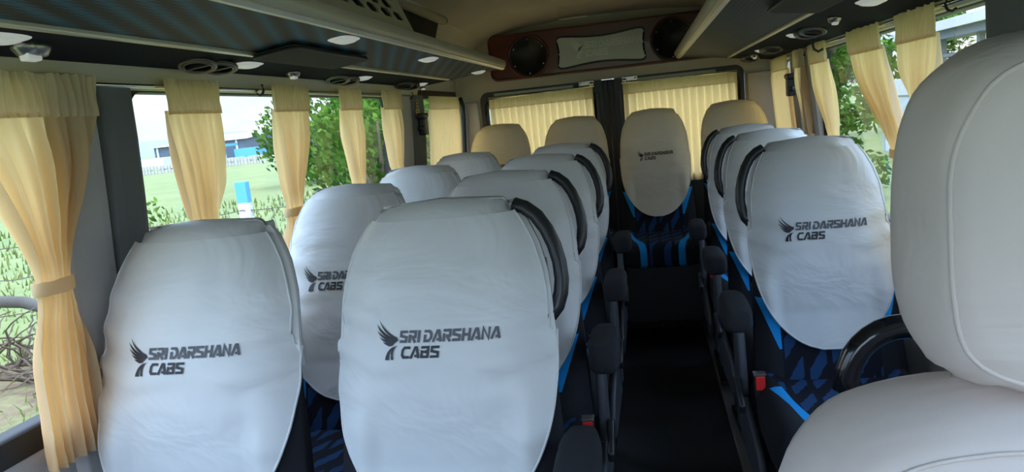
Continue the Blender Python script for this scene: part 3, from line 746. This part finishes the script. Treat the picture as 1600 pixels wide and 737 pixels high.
protoA = seat(1, M['cover'], INK, aisle=False)
for i, y in enumerate(rows):
    place(protoA if i else protoA1, XA+(-.042 if i == 0 else .02), y-(.04 if i == 0 else 0), 0, (1.5, -2, 1, 0)[i], lb_a[i], G1)
    place(protoL if i else protoL1, XB+(-.012, -.004, .01, .01)[i], y, 0, (0, 1, -1, 0)[i], lb_b[i], G1)
lb_r = ['white covered single seat with whole logo, right of the aisle behind the grab bar', 'white covered single seat in the middle of the right row, its logo hidden', 'rearmost covered single seat right of the aisle, before the rear row']
for i, y in enumerate([2.27, 2.95, 3.62]):
    place(protoR, XR, y, 0, (0, 1.5, -1)[i], lb_r[i], G2)
for x, lb, dy in ((-.885, 'white rear seat tinted by curtain light, in the left corner, by the closed side curtain', .02), (-.413, 'white rear seat tinted by curtain light, second from the left corner', 0), (.052, 'white rear seat tinted by curtain light, with whole logo at the end of the aisle', -.08), (.520, 'white rear seat tinted by curtain light, in the right corner behind the single seats', .02)):
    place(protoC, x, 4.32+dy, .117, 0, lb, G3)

# ------------------------------------------------------------ co-driver seat (very near, right)
root = tag(empty('front_seat', (.415, .86, 0)), 'large beige covered front seat close to the camera with a puffy headrest hood', 'seat')
def superring(cx, cz, a, b, y, ex, n=64, wr=0., seed=0., gath=0.):
    r_ = []
    for j in range(n):
        t = 2*PI*j/n; c, s = math.cos(t), math.sin(t)
        x = a*math.copysign(abs(c)**ex, c); z = b*math.copysign(abs(s)**(ex if s > 0 else .56), s)
        k = 1+wr*noise.noise((c*2.2, s*2.2, y*14+seed))
        if gath: k += gath*math.sin(t*26+3*noise.noise((c*3, s*3, 1)))*smooth01((-s-.45)/.4)
        r_.append((cx+x*k, y, cz+z*k))
    return r_
# headrest hood: front oval, flaring to the widest section, closing behind
mb = MB(); rings = []
for y, k, kk in ((-.062, .25, 0), (-.062, .55, 0), (-.060, .75, 0), (-.056, .84, 0), (-.049, .885, .004), (-.038, .92, .008), (-.02, .95, .012), (.0, .975, .014), (.025, .99, .012), (.05, 1.0, .010), (.075, .985, .008), (.10, .94, .0), (.12, .84, 0), (.13, .62, 0), (.133, .3, 0)):
    rings.append(superring(.042, 1.131, .168*k, .209*k, y, .74, wr=.025, seed=2., gath=kk))
mb.loft(rings); hr = mb.build('headrest_cover', M['cover_beige'], root, smooth=True)
mb = MB(); mb.tube([(p[0], -.052, p[2]) for p in superring(.042, 1.131, .168*.87, .209*.87, -.05, .74, wr=.025, seed=2.)], .0028, 8, closed=True, flat=(.0028, .0028, (0, 1, 0))); mb.build('piping', M['cover_beige'], hr, smooth=True)
for x in (-.06, .06):
    mb = MB(); mb.tube([(x, .04, .90), (x, .04, 1.02)], .007, 10); mb.build('headrest_post', M['chrome'], root, smooth=True)
# backrest: rounded shoulders, ledge-like top
mb = MB(); rings = []
for y, k in ((-.085, .25), (-.085, .6), (-.083, .84), (-.076, .905), (-.062, .94), (-.035, .97), (-.005, .99), (.03, 1.), (.07, .99), (.10, .96), (.12, .88), (.13, .5)):
    ring = []
    for j in range(72):
        t = 2*PI*j/72; c, s = math.cos(t), math.sin(t); e = .52
        x = .298*k*math.copysign(abs(c)**e, c); z = .33*k*math.copysign(abs(s)**e, s)*(1 if s < 0 else 1-.10*(abs(x)/.298)**2)
        kk = 1+.010*noise.noise((c*3, s*3, y*10))
        zt = .607+z*kk; ring.append((x*kk, y-.20*(zt-.99)*-1*-.0-(.985-zt)*.22, zt))
    rings.append(ring)
mb.loft(rings); bk = mb.build('backrest_cover', M['cover_beige'], root, smooth=True)
mb = MB(); pts = []
for j in range(72):
    t = 2*PI*j/72; c, s = math.cos(t), math.sin(t); e = .52; k = .90
    x = .298*k*math.copysign(abs(c)**e, c); z = .33*k*math.copysign(abs(s)**e, s)*(1 if s < 0 else 1-.10*(abs(x)/.298)**2); zt = .607+z*(1+.010*noise.noise((c*3, s*3, -.8)))
    pts.append((x, -.079-(.985-zt)*.22, zt))
mb.tube(pts, .0026, 8, closed=True, flat=(.0026, .0026, (0, 1, 0))); mb.build('piping', M['cover_beige'], bk, smooth=True)
mb = MB(); rings = []
for y, k in ((-.12, .9), (-.14, 1), (-.35, 1), (-.55, 1), (-.60, .93), (-.61, .8)):
    rings.append([(.255*k*math.copysign(abs(math.cos(t))**.5, math.cos(t)), y-.04, .40+.075*k*math.copysign(abs(math.sin(t))**.5, math.sin(t))) for t in [2*PI*j/40 for j in range(40)]])
mb.loft(rings); mb.build('seat_cushion', M['black_fabric'], root, smooth=True)
mb = MB(); mb.box((-.22, -.56, 0), (.22, -.05, .33)); mb.build('seat_base', M['black_plastic'], root, bevel=.02)
# grab bar behind it
r = tag(empty('grab_bar', (0, 0, 0)), 'curved black grab bar behind the large beige front seat', 'grab bar')
pts = [(.335, 1.30, .02), (.330, 1.30, .3), (.327, 1.30, .60), (.327, 1.30, .72)]
for i in range(9):
    a = PI-PI/2*i/8; pts.append((.427+.100*math.cos(a), 1.30, .752+.115*math.sin(a)))
pts += [(.55, 1.30, .867), (.68, 1.30, .865)]
for i in range(1, 7):
    a = PI/2-PI/2*i/6; pts.append((.68+.07*math.cos(a), 1.30, .805+.07*math.sin(a)))
pts += [(.75, 1.30, .5), (.75, 1.30, .02)]
mb = MB(); mb.tube(pts, .022, 16); mb.build('bar', M['gloss_black'], r, smooth=True)
for x in (.335, .75):
    mb = MB(); mb.tube([(x, 1.30, 0), (x, 1.30, .012)], .035, 20); mb.build('floor_flange', M['black_metal'], r, smooth=True)

# ------------------------------------------------------------ curtains
def tied_curtain(sgn, ya, yb, yt0, yt1, label, ztop=1.478, tie=1.065, zbot=.70, seed=0., foldn=7):
    """gathered on the rod between ya and yb, tied between yt0 and yt1"""
    r = tag(empty('curtain', (0, 0, 0)), label, 'curtain', 'tied curtains along the %s windows' % ('left' if sgn < 0 else 'right'))
    def prof(z):
        if z >= tie:
            t = smooth01(((ztop-z)/(ztop-tie))**1.25); return ya+(yt0-ya)*t, yb+(yt1-yb)*t
        t = (tie-z)/(tie-zbot); g = .5*smooth01(t*2.2)
        w = yt1-yt0; return yt0-w*.85*g, yt1+w*.7*g
    def sheet(z0, z1, n, amp_t, name, mt, off, ns=90, ph=0., ruf=0):
        mb = MB(); rows_ = []
        for i in range(n+1):
            z = z1+(z0-z1)*i/n; a, b = prof(z); row = []
            pin = 1-math.exp(-((z-tie)/.07)**2)
            for j in range(ns+1):
                s = j/ns; y = a+(b-a)*s
                lean = (s-.5)*.0
                ang = (s+.04*math.sin(z*9+seed))*foldn*2*PI+seed+ph
                d = amp_t*(.35+.65*pin)*(.45+.55*smooth01((ztop-.06-z)/.14))*(math.sin(ang)+.35*math.sin(2.3*ang+z*4+seed))
                d += .004*noise.noise((s*12, z*9, seed))+ruf*(.0035*math.sin(ang*2.7+3*noise.noise((s*6, z*14, seed+4)))+.005*noise.noise((s*22, z*20, seed)))
                x = XC+sgn*(hw(z)-.030-(0.012 if pin < .5 else .010)-off)-sgn*d
                x -= sgn*.012*(1-pin)*math.sin(s*PI)
                row.append((x, y, z+ruf*.006*max(0, 1-i/3)*noise.noise((s*18, seed, 1))))
            rows_.append(row)
        mb.loft(rows_, cap=False, closed=False); return mb.build(name, mt, r, smooth=True)
    sheet(ztop-.085, ztop, 14, .006, 'heading', M['curtain_head'], .008, 160, ph=.0, ruf=1)
    sheet(zbot, ztop-.075, 60, .016, 'drape', M['curtain'], 0.)
    # tie band, an oval loop round the gathered cloth
    cx = XC+sgn*(hw(tie)-.040); cy = (yt0+yt1)/2; a_ = (yt1-yt0)/2+.006; rings = []
    for dz in (-.014, -.011, 0, .011, .014):
        k = .96 if abs(dz) > .012 else 1.
        rings.append([(cx+.024*k*math.cos(t), cy+a_*k*math.copysign(abs(math.sin(t))**.8, math.sin(t)), tie+dz+.002*noise.noise((t*3, dz*80, seed))) for t in [2*PI*j/36 for j in range(36)]])
    mb = MB(); mb.loft(rings, cap=False); mb.build('tieback', M['curtain_head'], r, smooth=True)
    return r
tied_curtain(-1, 1.02, 1.352, 1.135, 1.215, 'cream curtain tied with a band, nearest of the left windows', seed=.3, foldn=6)
tied_curtain(-1, 1.575, 1.805, 1.62, 1.74, 'cream curtain second from the camera on the left, behind the nearest window seat', seed=1.7, foldn=5)
tied_curtain(-1, 2.095, 2.34, 2.13, 2.225, 'cream curtain third from the camera on the left, its band just above a white seat', seed=2.9, foldn=5)
tied_curtain(-1, 2.60, 2.82, 2.68, 2.79, 'cream curtain fourth on the left, in front of leafy trees', seed=4.1, foldn=4)
tied_curtain(-1, 3.06, 3.33, 3.16, 3.28, 'cream curtain fifth on the left, beside the pale pillar', seed=5.3, foldn=4)
tied_curtain(1, 2.03, 2.32, 2.08, 2.19, 'cream curtain beside the large front seat headrest', seed=1.1, foldn=5)
tied_curtain(1, 2.48, 2.82, 2.35, 2.45, 'wide cream curtain in the middle of the long right window', seed=2.2, foldn=5)
tied_curtain(1, 3.15, 3.45, 3.10, 3.22, 'cream curtain on the rear edge of the long right window', seed=3.5, foldn=4)
tied_curtain(1, 3.58, 3.79, 3.56, 3.66, 'narrow cream curtain between the right pillars', seed=4.6, foldn=3)
def flat_curtain(axis, a, b, fixed, ztop, zbot, n, label, head=.06, seed=0.):
    r = tag(empty('curtain', (0, 0, 0)), label, 'curtain', 'closed pleated curtains at the rear')
    def sheet(z0, z1, name, mt, off, amp):
        mb = MB(); rows_ = []
        for i in range(15):
            z = z1+(z0-z1)*i/14; row = []
            for j in range(n*9+1):
                s = j/(n*9); u = a+(b-a)*s; ph = s*n*2*PI+.8*noise.noise((s*9, z*3, seed))
                d = amp*(math.sin(ph)+.3*math.sin(2*ph+1))*(1 if i else .6)
                if axis == 'y': row.append((XC+fixed*(hw(z)-.035-off)-fixed*d, u, z))
                else: row.append((u, fixed-off-d, z))
            rows_.append(row)
        mb.loft(rows_, cap=False, closed=False); return mb.build(name, mt, r, smooth=True)
    sheet(ztop-head, ztop, 'heading', M['curtain_head'], .004, .0022)
    sheet(zbot, ztop-head+.006, 'drape', M['curtain'], 0., .014)
    return r
flat_curtain('y', 3.80, 4.47, -1, 1.462, .82, 15, 'closed pleated curtain over the rear left side window', .075, 1.)
flat_curtain('y', 3.98, 4.47, 1, 1.475, .82, 15, 'closed pleated curtain over the rear right side window', .075, 2.)
flat_curtain('x', -.965, -.295, 4.525, 1.438, .80, 15, 'closed pleated curtain on the left rear door', .075, 3.)
flat_curtain('x', -.110, .572, 4.525, 1.443, .80, 15, 'closed pleated curtain on the right rear door', .075, 4.)
# rods
def rod(pts, label, balls=()):
    r = tag(empty('curtain_rod', (0, 0, 0)), label, 'curtain rod')
    mb = MB(); mb.tube(pts, .0055, 10); mb.build('rod', M['chrome'], r, smooth=True)
    for p in balls:
        mb = MB(); mb.loft([[(p[0]+.015*math.sin(a)*math.cos(t), p[1]+.015*math.sin(a)*math.sin(t), p[2]+.015*math.cos(a)) for t in [2*PI*j/16 for j in range(16)]] for a in [PI*i/8+.001 for i in range(9)]]); mb.build('finial', M['chrome'], r, smooth=True)
    return r
XLr = XC-hw(1.458)+.028; XRr = XC+hw(1.458)-.028
rL = rod([(XLr, .2, 1.462), (XLr, 3.60, 1.462)], 'long chrome curtain rod above the left windows')
rR = rod([(XRr, 1.9, 1.468), (XRr, 4.50, 1.468)], 'long chrome curtain rod above the right windows')
def rod_hook(y, sg, par):
    x = XLr if sg < 0 else XRr
    mb = MB(); mb.tube([(x-sg*.012, y, 1.478), (x-sg*.016, y, 1.462), (x-sg*.010, y, 1.450), (x, y, 1.446), (x+sg*.010, y, 1.452)], .004, 8); mb.build('rod_hook', M['black_plastic'], par, smooth=True)
rod_hook(2.05, -1, rL); rod_hook(3.52, -1, rL); rod_hook(3.62, 1, rR); rod_hook(1.98, 1, rR)
rod([(-.97, 4.512, 1.428), (-.285, 4.512, 1.438)], 'chrome rod with ball end over the left rear door', [(-.300, 4.50, 1.452)])
rod([(-.115, 4.512, 1.438), (.575, 4.512, 1.434)], 'chrome rod with ball end over the right rear door', [(-.098, 4.50, 1.452)])
for x0, s_, lb in ((-.335, 1, 'metal latch plate at the top inner corner of the left rear door'), (-.065, -1, 'metal latch plate at the top inner corner of the right rear door')):
    r = tag(empty('latch', (x0, 4.555, 1.462)), lb, 'latch')
    mb = MB(); mb.box((-.05, -.006, -.016), (.05, .008, .016)); mb.build('plate', M['grey_chrome'], r, bevel=.004)
    for k in (-.035, .035):
        mb = MB(); mb.tube([(k, -.012, 0), (k, -.005, 0)], .007, 12); mb.build('bolt', M['chrome'], r, smooth=True)
# black hook hanging from the right vent
mb = MB(); mb.tube([(.64, 2.90, 1.490), (.645, 2.90, 1.455), (.65, 2.90, 1.435), (.665, 2.90, 1.425), (.682, 2.90, 1.432)], .005, 8)
tag(mb.build('coat_hook', M['black_plastic'], smooth=True), 'small black hook hanging under the right panel vent', 'hook')

# belt anchors
def belt(x, y, z, s_, label):
    r = tag(empty('belt_anchor', (x, y, z)), label, 'seat belt')
    mb = MB(); mb.box((-.018, -.03, -.07), (.018, .03, .02)); mb.build('housing', M['black_plastic'], r, bevel=.008)
    mb = MB(); mb.box((-.022, -.05, .018), (.022, .045, .045)); mb.build('loop', M['black_plastic'], r, bevel=.01)
    mb = MB(); mb.tube([(0, -.03, -.03), (0, -.06, -.035)], .013, 12); mb.build('adjuster', M['black_plastic'], r, smooth=True)
belt(XC-hw(1.3)+.055, 3.62, 1.325, -1, 'black seat belt anchor on the grey left pillar')
belt(XC+hw(1.3)-.045, 3.92, 1.33, 1, 'black seat belt anchor beside the closed rear right curtain')
def sticker(y, z, w, h, lines, label):
    r = tag(empty('sticker', (XC-hw(z)+.0350, y, z)), label, 'sticker')
    mb = MB(); mb.box((-.0006, -w/2, -h/2), (.0006, w/2, h/2)); mb.build('label', M['sticker'], r)
    mb = MB()
    for k in range(lines):
        zz = h/2-h*(k+.6)/(lines+.2)
        for q in range(5): mb.box((.0006, -w*.4+q*w*.17, zz-h*.09), (.0010, -w*.4+q*w*.17+w*.11, zz+h*.09))
    mb.build('printing', M['brown_print'], r)
sticker(3.60, 1.415, .034, .05, 3, 'small upright yellow sticker on the left pillar under the panel')
sticker(3.60, 1.375, .07, .03, 2, 'small flat yellow sticker just above the left belt anchor')

# ------------------------------------------------------------ speaker board on the rear wall
root = tag(empty('speaker_board', (0, 4.5, 0)), 'glossy maroon board with two round loudspeakers and a pale sign above the rear doors', 'speaker')
def plb(u, v, w): return V((u, w+.25*(v-1.66)*-.15, v))
bo = []
for i in range(41):
    x = -.925+(1.66)*i/40; bo.append((x, 1.795+.012*math.cos((x+.22)*2)))
outer = rrect(-.925, 1.53, .735, 1.81, .045)
sp_c = [(-.672, 1.662), (.205, 1.662)]
plate(outer, [circ(cx, cz, .118, 40) for cx, cz in sp_c], .05, 'board', M['wood'], root, plb, bevel=.008)
mb = MB(); mb.tube([(a, -.027, b) for a, b in rrect(-.918, 1.537, .728, 1.803, .04)], .006, 8, closed=True); mb.build('edge_bead', M['wood'], root, smooth=True)
for cx, cz in sp_c:
    mb = MB()
    prof = [(.122, -.030), (.116, -.034), (.108, -.024), (.070, -.006), (.036, .004), (.034, -.004), (.020, -.010), (.001, -.012)]
    rings = [[(cx+q*math.cos(t), yy, cz+q*math.sin(t)) for t in [2*PI*j/48 for j in range(48)]] for q, yy in prof]
    mb.loft(rings, cap=True); sk = mb.build('loudspeaker', M['speaker'], root, smooth=True)
    mb = MB(); mb.tube([(cx+.126*math.cos(t), -.030, cz+.126*math.sin(t)) for t in [2*PI*j/48 for j in range(48)]], .007, 8, closed=True); mb.build('bezel', M['wood'], sk, smooth=True)
    mb = MB(); mb.tube([(cx+.024*math.cos(t), -.012, cz+.024*math.sin(t)) for t in [2*PI*j/24 for j in range(24)]], .003, 8, closed=True); mb.build('centre_ring', M['grey_chrome'], sk, smooth=True)
    for k in range(6):
        t = PI/6+k*PI/3; px, pz = cx+.104*math.cos(t), cz+.104*math.sin(t)
        mb = MB(); mb.tube([(px, -.034, pz), (px, -.022, pz)], .0042, 8); mb.build('screw', M['chrome'], sk, smooth=True)
# the pale sign with waisted outline
def sign_outline(sc=1.):
    x0, x1, z0, z1 = -.498, .05, 1.560, 1.757; cx, cz = (x0+x1)/2, (z0+z1)/2; o = []
    for i in range(21): s = i/20; o.append((x0+(x1-x0)*s, z1-.024*math.sin(s*PI)**1.4))
    for i in range(1, 12): s = i/12; o.append((x1-.018*math.sin(s*PI), z1+(z0-z1)*s))
    for i in range(21): s = i/20; o.append((x1+(x0-x1)*s, z0+.024*math.sin(s*PI)**1.4))
    for i in range(1, 12): s = i/12; o.append((x0+.018*math.sin(s*PI), z0+(z1-z0)*s))
    for _ in range(3):
        o = [((o[i-1][0]+2*o[i][0]+o[(i+1) % len(o)][0])/4, (o[i-1][1]+2*o[i][1]+o[(i+1) % len(o)][1])/4) for i in range(len(o))]
    return o
so = sign_outline()
sg = plate(so, [], .008, 'sign', M['frost'], root, lambda u, v, w: V((u, w-.030, v)), bevel=.001)
mb = MB(); mb.tube([(a, -.031, b) for a, b in so], .006, 8, closed=True); mb.build('sign_rim', M['gloss_black'], root, smooth=True)
logo_mesh('faint_lettering', lambda x, h: (x, -.0352, 1.668-h), 3.6e-4, -.19, [M['frost_print'], M['frost_print']], sg)
# seam in the rear headliner, a plain trim strip without a lamp
mb = MB(); mb.box((-.45, 4.30, 1.835), (-.28, 4.32, 1.8425)); tag(mb.build('headliner_seam', M['beige_trim'], bevel=.003), 'slim beige seam strip in the ceiling above the speaker board', 'light')

# ------------------------------------------------------------ outside
GZ = -.70
mb = MB(); n = 60
ext = []
for i in range(n+1):
    for j in range(n+1):
        a = (i/n*2-1); b = (j/n*2-1); x = math.copysign(abs(a)**2.6*900, a); y = math.copysign(abs(b)**2.6*900, b)
        d = math.hypot(x, y); z = GZ+(.05*noise.noise((x*.5, y*.5, 0)) if d < 60 else 0)-(.0 if d < 60 else 0)
        ext.append((x, y, z))
mb.add(ext, [(i*(n+1)+j, i*(n+1)+j+1, (i+1)*(n+1)+j+1, (i+1)*(n+1)+j) for i in range(n) for j in range(n)])
struct(mb.build('ground', M['ground'], smooth=True))
# hills
def hills(x0, y0, x1, y1, hh, seed):
    mb_ = MB(); n_ = 60; rows_ = []
    for q, k in ((0, 0), (.3, .6), (.6, 1), (1, 0)):
        row = []
        for i in range(n_+1):
            s = i/n_; d = V((x1-x0, y1-y0)).normalized(); nx, ny = -d.y, d.x
            hgt = hh*k*(.35+.65*(.5+.5*noise.noise((s*5, seed, 0))+.18*noise.noise((s*16, seed, 3))))
            row.append((x0+(x1-x0)*s+nx*q*160, y0+(y1-y0)*s+ny*q*160, GZ+hgt))
        rows_.append(row)
    mb_.loft(rows_, cap=False, closed=False); return struct(mb_.build('hills', M['hill'], smooth=True))
hills(-900, 250, -250, 900, 27, 1.3)
# warehouse: long shed with a gable
root = tag(empty('warehouse', (-67, 100, GZ), 0), 'blue grey warehouse with pale roof standing across the field', 'building')
mb = MB(); mb.box((-9.0, 0, 0), (7, 26, 3.0)); mb.add([(7, 0, 3.0), (7, 13, 4.0), (7, 26, 3.0), (-9, 0, 3.0), (-9, 13, 4.0), (-9, 26, 3.0)], [(0, 1, 2), (3, 5, 4)]); mb.build('wall', M['shed'], root)
mb = MB(); mb.add([(7.4, -.4, 3.0), (7.4, 13, 4.15), (-9.4, 13, 4.15), (-9.4, -.4, 3.0), (7.4, 26.4, 3.0), (-9.4, 26.4, 3.0)], [(0, 1, 2, 3), (1, 4, 5, 2)]); mb.build('roof', M['shed_roof'], root)
for k in range(4): 
    mb = MB(); mb.box((-8.5+k*4.6, -.15, 0), (-8.2+k*4.6, 0, 3.0)); mb.build('column', M['white_paint'], root)
root = tag(empty('canopy', (-61, 92, GZ), 0), 'flat bright blue canopy roof in front of the warehouse', 'canopy')
mb = MB(); mb.box((-4.6, 0, 2.1), (2.6, 3, 2.45)); mb.build('roof', M['blue_paint'], root)
for x in (-4, -1, 2): mb = MB(); mb.box((x, .2, 0), (x+.2, .4, 2.1)); mb.build('post', M['white_paint'], root)
tag(MB().box((-56, 90, GZ), (-52.6, 93, GZ+1.6)).build('shed', M['blue_paint']), 'small bright blue shed right of the blue canopy', 'shed')
tag(MB().box((-66.3, 84, GZ), (-62.8, 87, GZ+1.5)).build('hut', M['white_paint']), 'small white hut before the warehouse wall', 'hut')
tag(MB().box((-49.5, 91, GZ), (-44, 94, GZ+2.1)).build('roadside_shop', M['blue_paint']), 'distant blue roofed shed further along the field edge', 'shed')
# dry stone wall
mb = MB(); random.seed(3)
for k in range(150):
    s = k/150; x = -66+s*48; y = 62+s*12; w = .28+random.random()*.3
    for l in range(2): mb.box((x-w/2, y-.2, GZ+l*.42), (x+w/2+.1, y+.2, GZ+l*.42+.30+random.random()*.16))
tag(mb.build('stone_wall', M['stone']), 'low grey dry stone wall along the far field edge', 'wall')
# fence with posts and barbed wire
def fence_post(x, y, h, label, mt='post'):
    r = empty('fence_post', (x, y, GZ)); tag(r, label, 'post')
    o = MB().box((-.075, -.05, 0), (.075, .05, h)).build('shaft', M[mt], r, bevel=.012); o.location = (0, 0, 0)
    return r
fence_post(-4.95, 8.0, 1.56, 'concrete fence post with a bright blue painted top in the field')
fpts = [(-10.6, 4.0), (-7.9, 5.9), (-4.95, 8.0), (-2.2, 9.9)]
for k, (x, y) in enumerate(fpts):
    if k != 2: fence_post(x, y, 1.3, ('grey concrete fence post by the dry brush', 'grey concrete fence post left of the blue topped one', '', 'grey concrete fence post hidden among the leafy bushes')[k], 'stone')
mb = MB()
for zz in (.45, .85, 1.2):
    for (a, b), (c, d) in zip(fpts, fpts[1:]):
        pts = [(a+(c-a)*i/16, b+(d-b)*i/16-.06, GZ+zz-.06*math.sin(PI*i/16)+.02*noise.noise((i*.9, zz*9, a))) for i in range(17)]
        mb.tube(pts, .006, 5)
for i in range(60):
    s = i/60*3; k = min(2, int(s)); (a, b), (c, d) = fpts[k], fpts[k+1]; f = s-k; x, y = a+(c-a)*f, b+(d-b)*f-.06
    if i % 3 == 0: mb.tube([(x, y, GZ+.3), (x+.05, y, GZ+.8), (x, y, GZ+1.22)], .004, 4)
tag(mb.build('barbed_wire', M['wire']), 'sagging barbed wire strung between the field fence posts', 'wire')

def leaf_cloud(mb_, centres, n, size, rnd):
    for _ in range(n):
        c, r_ = rnd.choice(centres); d = V((rnd.gauss(0, 1), rnd.gauss(0, 1), rnd.gauss(0, 1))).normalized()*r_*rnd.random()**.4
        p = V(c)+d; nrm = V((rnd.gauss(0, 1), rnd.gauss(0, 1), rnd.gauss(0, 1)+.6)).normalized(); t = nrm.cross(V((rnd.random(), rnd.random(), rnd.random()))).normalized(); b = nrm.cross(t)
        s = size*(.6+.8*rnd.random())
        mb_.add([p-t*s, p+b*s*.45, p+t*s, p-b*s*.45], [(0, 1, 2, 3)])
def tree(x, y, hgt, rad, label, n=5000, leaf='leaf', size=.07, seed=1, low=.35, group=None, name='tree', cat='tree'):
    rnd = random.Random(seed); r = tag(empty(name, (x, y, GZ)), label, cat, group)
    cs = []
    for _ in range(16):
        a = rnd.random()*2*PI; q = rad*rnd.random()**.6; z = hgt*(low+(1-low)*rnd.random()); k = 1-.5*abs((z/hgt-low)/(1-low)-.45)
        cs.append(((q*math.cos(a)*k, q*math.sin(a)*k, z), rad*.42))
    mb_ = MB(); leaf_cloud(mb_, cs, n, size, rnd); mb_.build('foliage', M[leaf], r)
    mb_ = MB(); mb_.tube([(0, 0, 0), (.05, .02, hgt*.3), (-.04, .05, hgt*.6), (0, 0, hgt*.85)], [rad*.09, rad*.07, rad*.045, rad*.02], 8)
    for c, q in cs[:9]: mb_.tube([(0, 0, hgt*.3), (c[0]*.5, c[1]*.5, hgt*.3+(c[2]-hgt*.3)*.6), c], [rad*.045, rad*.03, rad*.01], 6)
    mb_.build('trunk', M['bark'], r, smooth=True); return r
TL, TR = 'trees and bushes beyond the left windows', 'trees beyond the right windows'
tree(-4.05, 10.5, 2.6, 1.15, 'leafy tree behind the fourth left curtain', 3600, seed=2, size=.075, low=.5, group=TL)
tree(-3.3, 8.6, 2.5, .8, 'bright green bush filling the window left of the fifth curtain', 5200, seed=5, size=.06, low=.12, group=TL, name='bush', cat='bush')
tree(-4.6, 15.5, 4.2, 1.9, 'taller tree rising above the bushes near the fence end', 5200, seed=9, size=.10, low=.35, group=TL)
tree(-14, 30, 3.4, 3.0, 'broad green tree far across the field', 4200, 'leaf_dark', .16, seed=12, low=.2, group=TL)
tree(-17, 42, 3.0, 3.2, 'dark tree at the far end of the field', 4200, 'leaf_dark', .18, seed=13, low=.15, group=TL)
tree(-66, 56, 1.9, 2.4, 'low round bush beside the far stone wall', 2500, 'leaf_dark', .2, seed=14, low=.1, group=TL, name='bush', cat='bush')
tree(-5.3, 7.7, .9, .55, 'sparse weeds at the foot of the fence', 500, 'leaf', .05, seed=15, low=.1, group=TL, name='bush', cat='bush')
tree(4.3, 18.0, 5.0, 1.15, 'dense tree filling the long right window', 6500, 'leaf_dark', .09, seed=21, low=.06, group=TR)
tree(3.0, 13.0, 4.4, 1.0, 'green tree closest to the rear right pillar', 5500, 'leaf', .075, seed=22, low=.06, group=TR)
tree(6.4, 27.5, 6.0, 1.9, 'tall tree behind the far end of the white portal', 6500, 'leaf', .13, seed=23, low=.06, group=TR)
tree(10.6, 29.5, 4.6, 2.0, 'tree seen through the dark portal frame', 6500, 'leaf', .13, seed=24, low=.08, group=TR)
tree(14.8, 28, 4.9, 2.0, 'tree rising over the portal beam beside the headrest', 6500, 'leaf_dark', .14, seed=25, low=.1, group=TR)
tree(2.2, 24, 5.2, 1.8, 'dark tree far behind the rear right curtain', 5000, 'leaf_dark', .12, seed=26, low=.06, group=TR)

# brush and log by the nearest window
random.seed(11)
mb = MB()
for k in range(170):
    x = -6.6+random.random()*2.4; y = 5.0+random.random()*2.2; z = GZ; p = V((x, y, z)); pts = [p.copy()]
    d = V((random.gauss(0, .5), random.gauss(0, .5), 1)).normalized()
    for i in range(7): d = (d+V((random.gauss(0, .45), random.gauss(0, .45), random.gauss(-.12, .3)))).normalized(); p = p+d*.14; pts.append(p.copy())
    mb.tube(pts, [.016-.0016*i for i in range(8)], 4)
tag(mb.build('dry_brush', M['twig']), 'tangle of dry thorny twigs outside the nearest window', 'brush', kind='stuff')
mb = MB(); mb.tube([(-7.4, 6.3, GZ+.62), (-6.6, 6.2, GZ+.60), (-5.9, 6.0, GZ+.50), (-5.0, 6.1, GZ+.38), (-4.2, 6.3, GZ+.30)], [.07, .065, .055, .04, .03], 10)
mb.tube([(-6.2, 6.1, GZ+.55), (-5.9, 6.0, GZ+.30), (-5.8, 5.9, GZ)], [.05, .04, .04], 8)
tag(mb.build('fallen_log', M['log'], smooth=True), 'grey fallen log lying across the dry brush', 'log')
tree(-6.2, 7.6, 1.2, .9, 'low green bush behind the dry twigs', 1500, 'leaf', .05, seed=31, low=.1, group=TL, name='bush', cat='bush')
mb = MB(); random.seed(5)
for k in range(16000):
    t = random.random(); R_ = 3+22*t*t; a = random.uniform(.12, 2.0)
    x, y = -R_*math.sin(a)-1.2, R_*math.cos(a)+1.5
    if abs(x+5.9) < .6 and random.random() < .7: continue
    h = (.04+.07*random.random())*(1+.05*R_); w = .006+.0012*R_; an = random.random()*PI; dx, dy = w*math.cos(an), w*math.sin(an); lx, ly = random.gauss(0, .03), random.gauss(0, .03)
    mb.add([(x-dx, y-dy, GZ), (x+dx, y+dy, GZ), (x+lx, y+ly, GZ+h)], [(0, 1, 2)])
tag(mb.build('grass', M['grassblade']), 'yellow green meadow grass outside the left windows', 'grass', kind='stuff')
# white portal and wall on the right
root = tag(empty('portal', (7.0, 0, GZ)), 'white beamed portal with dark steel frames outside the right windows', 'gate')
mb = MB(); mb.box((0, 13.0, 2.98), (.9, 23.5, 3.20)); mb.build('beam', M['concrete'], root)
mb = MB(); mb.box((.1, 13.0, 2.78), (.85, 23.5, 2.98)); mb.build('soffit', M['steel'], root)
for y in (13.2, 15.2, 17.2, 19.2, 21.2, 23.0):
    MB().box((.2, y, 0), (.32, y+.14, 2.8)).build('post', M['steel'], root)
for zz in (2.35,): MB().box((.22, 13.2, zz), (.30, 23.1, zz+.08)).build('rail', M['steel'], root)
root = tag(empty('boundary_wall', (6.6, 17.0, GZ)), 'white block wall section standing under the portal on the right', 'wall')
MB().box((0, 0, 0), (.2, 4.6, 1.95)).build('panel', M['white_paint'], root)
for k in range(3): MB().box((-.03, k*2.2, 0), (.0, k*2.2+.16, 1.98)).build('pilaster', M['shed_roof'], root)
for k in range(3): MB().box((-.012, 0, .5+k*.5), (.0, 4.6, .53+k*.5)).build('groove', M['steel'], root)
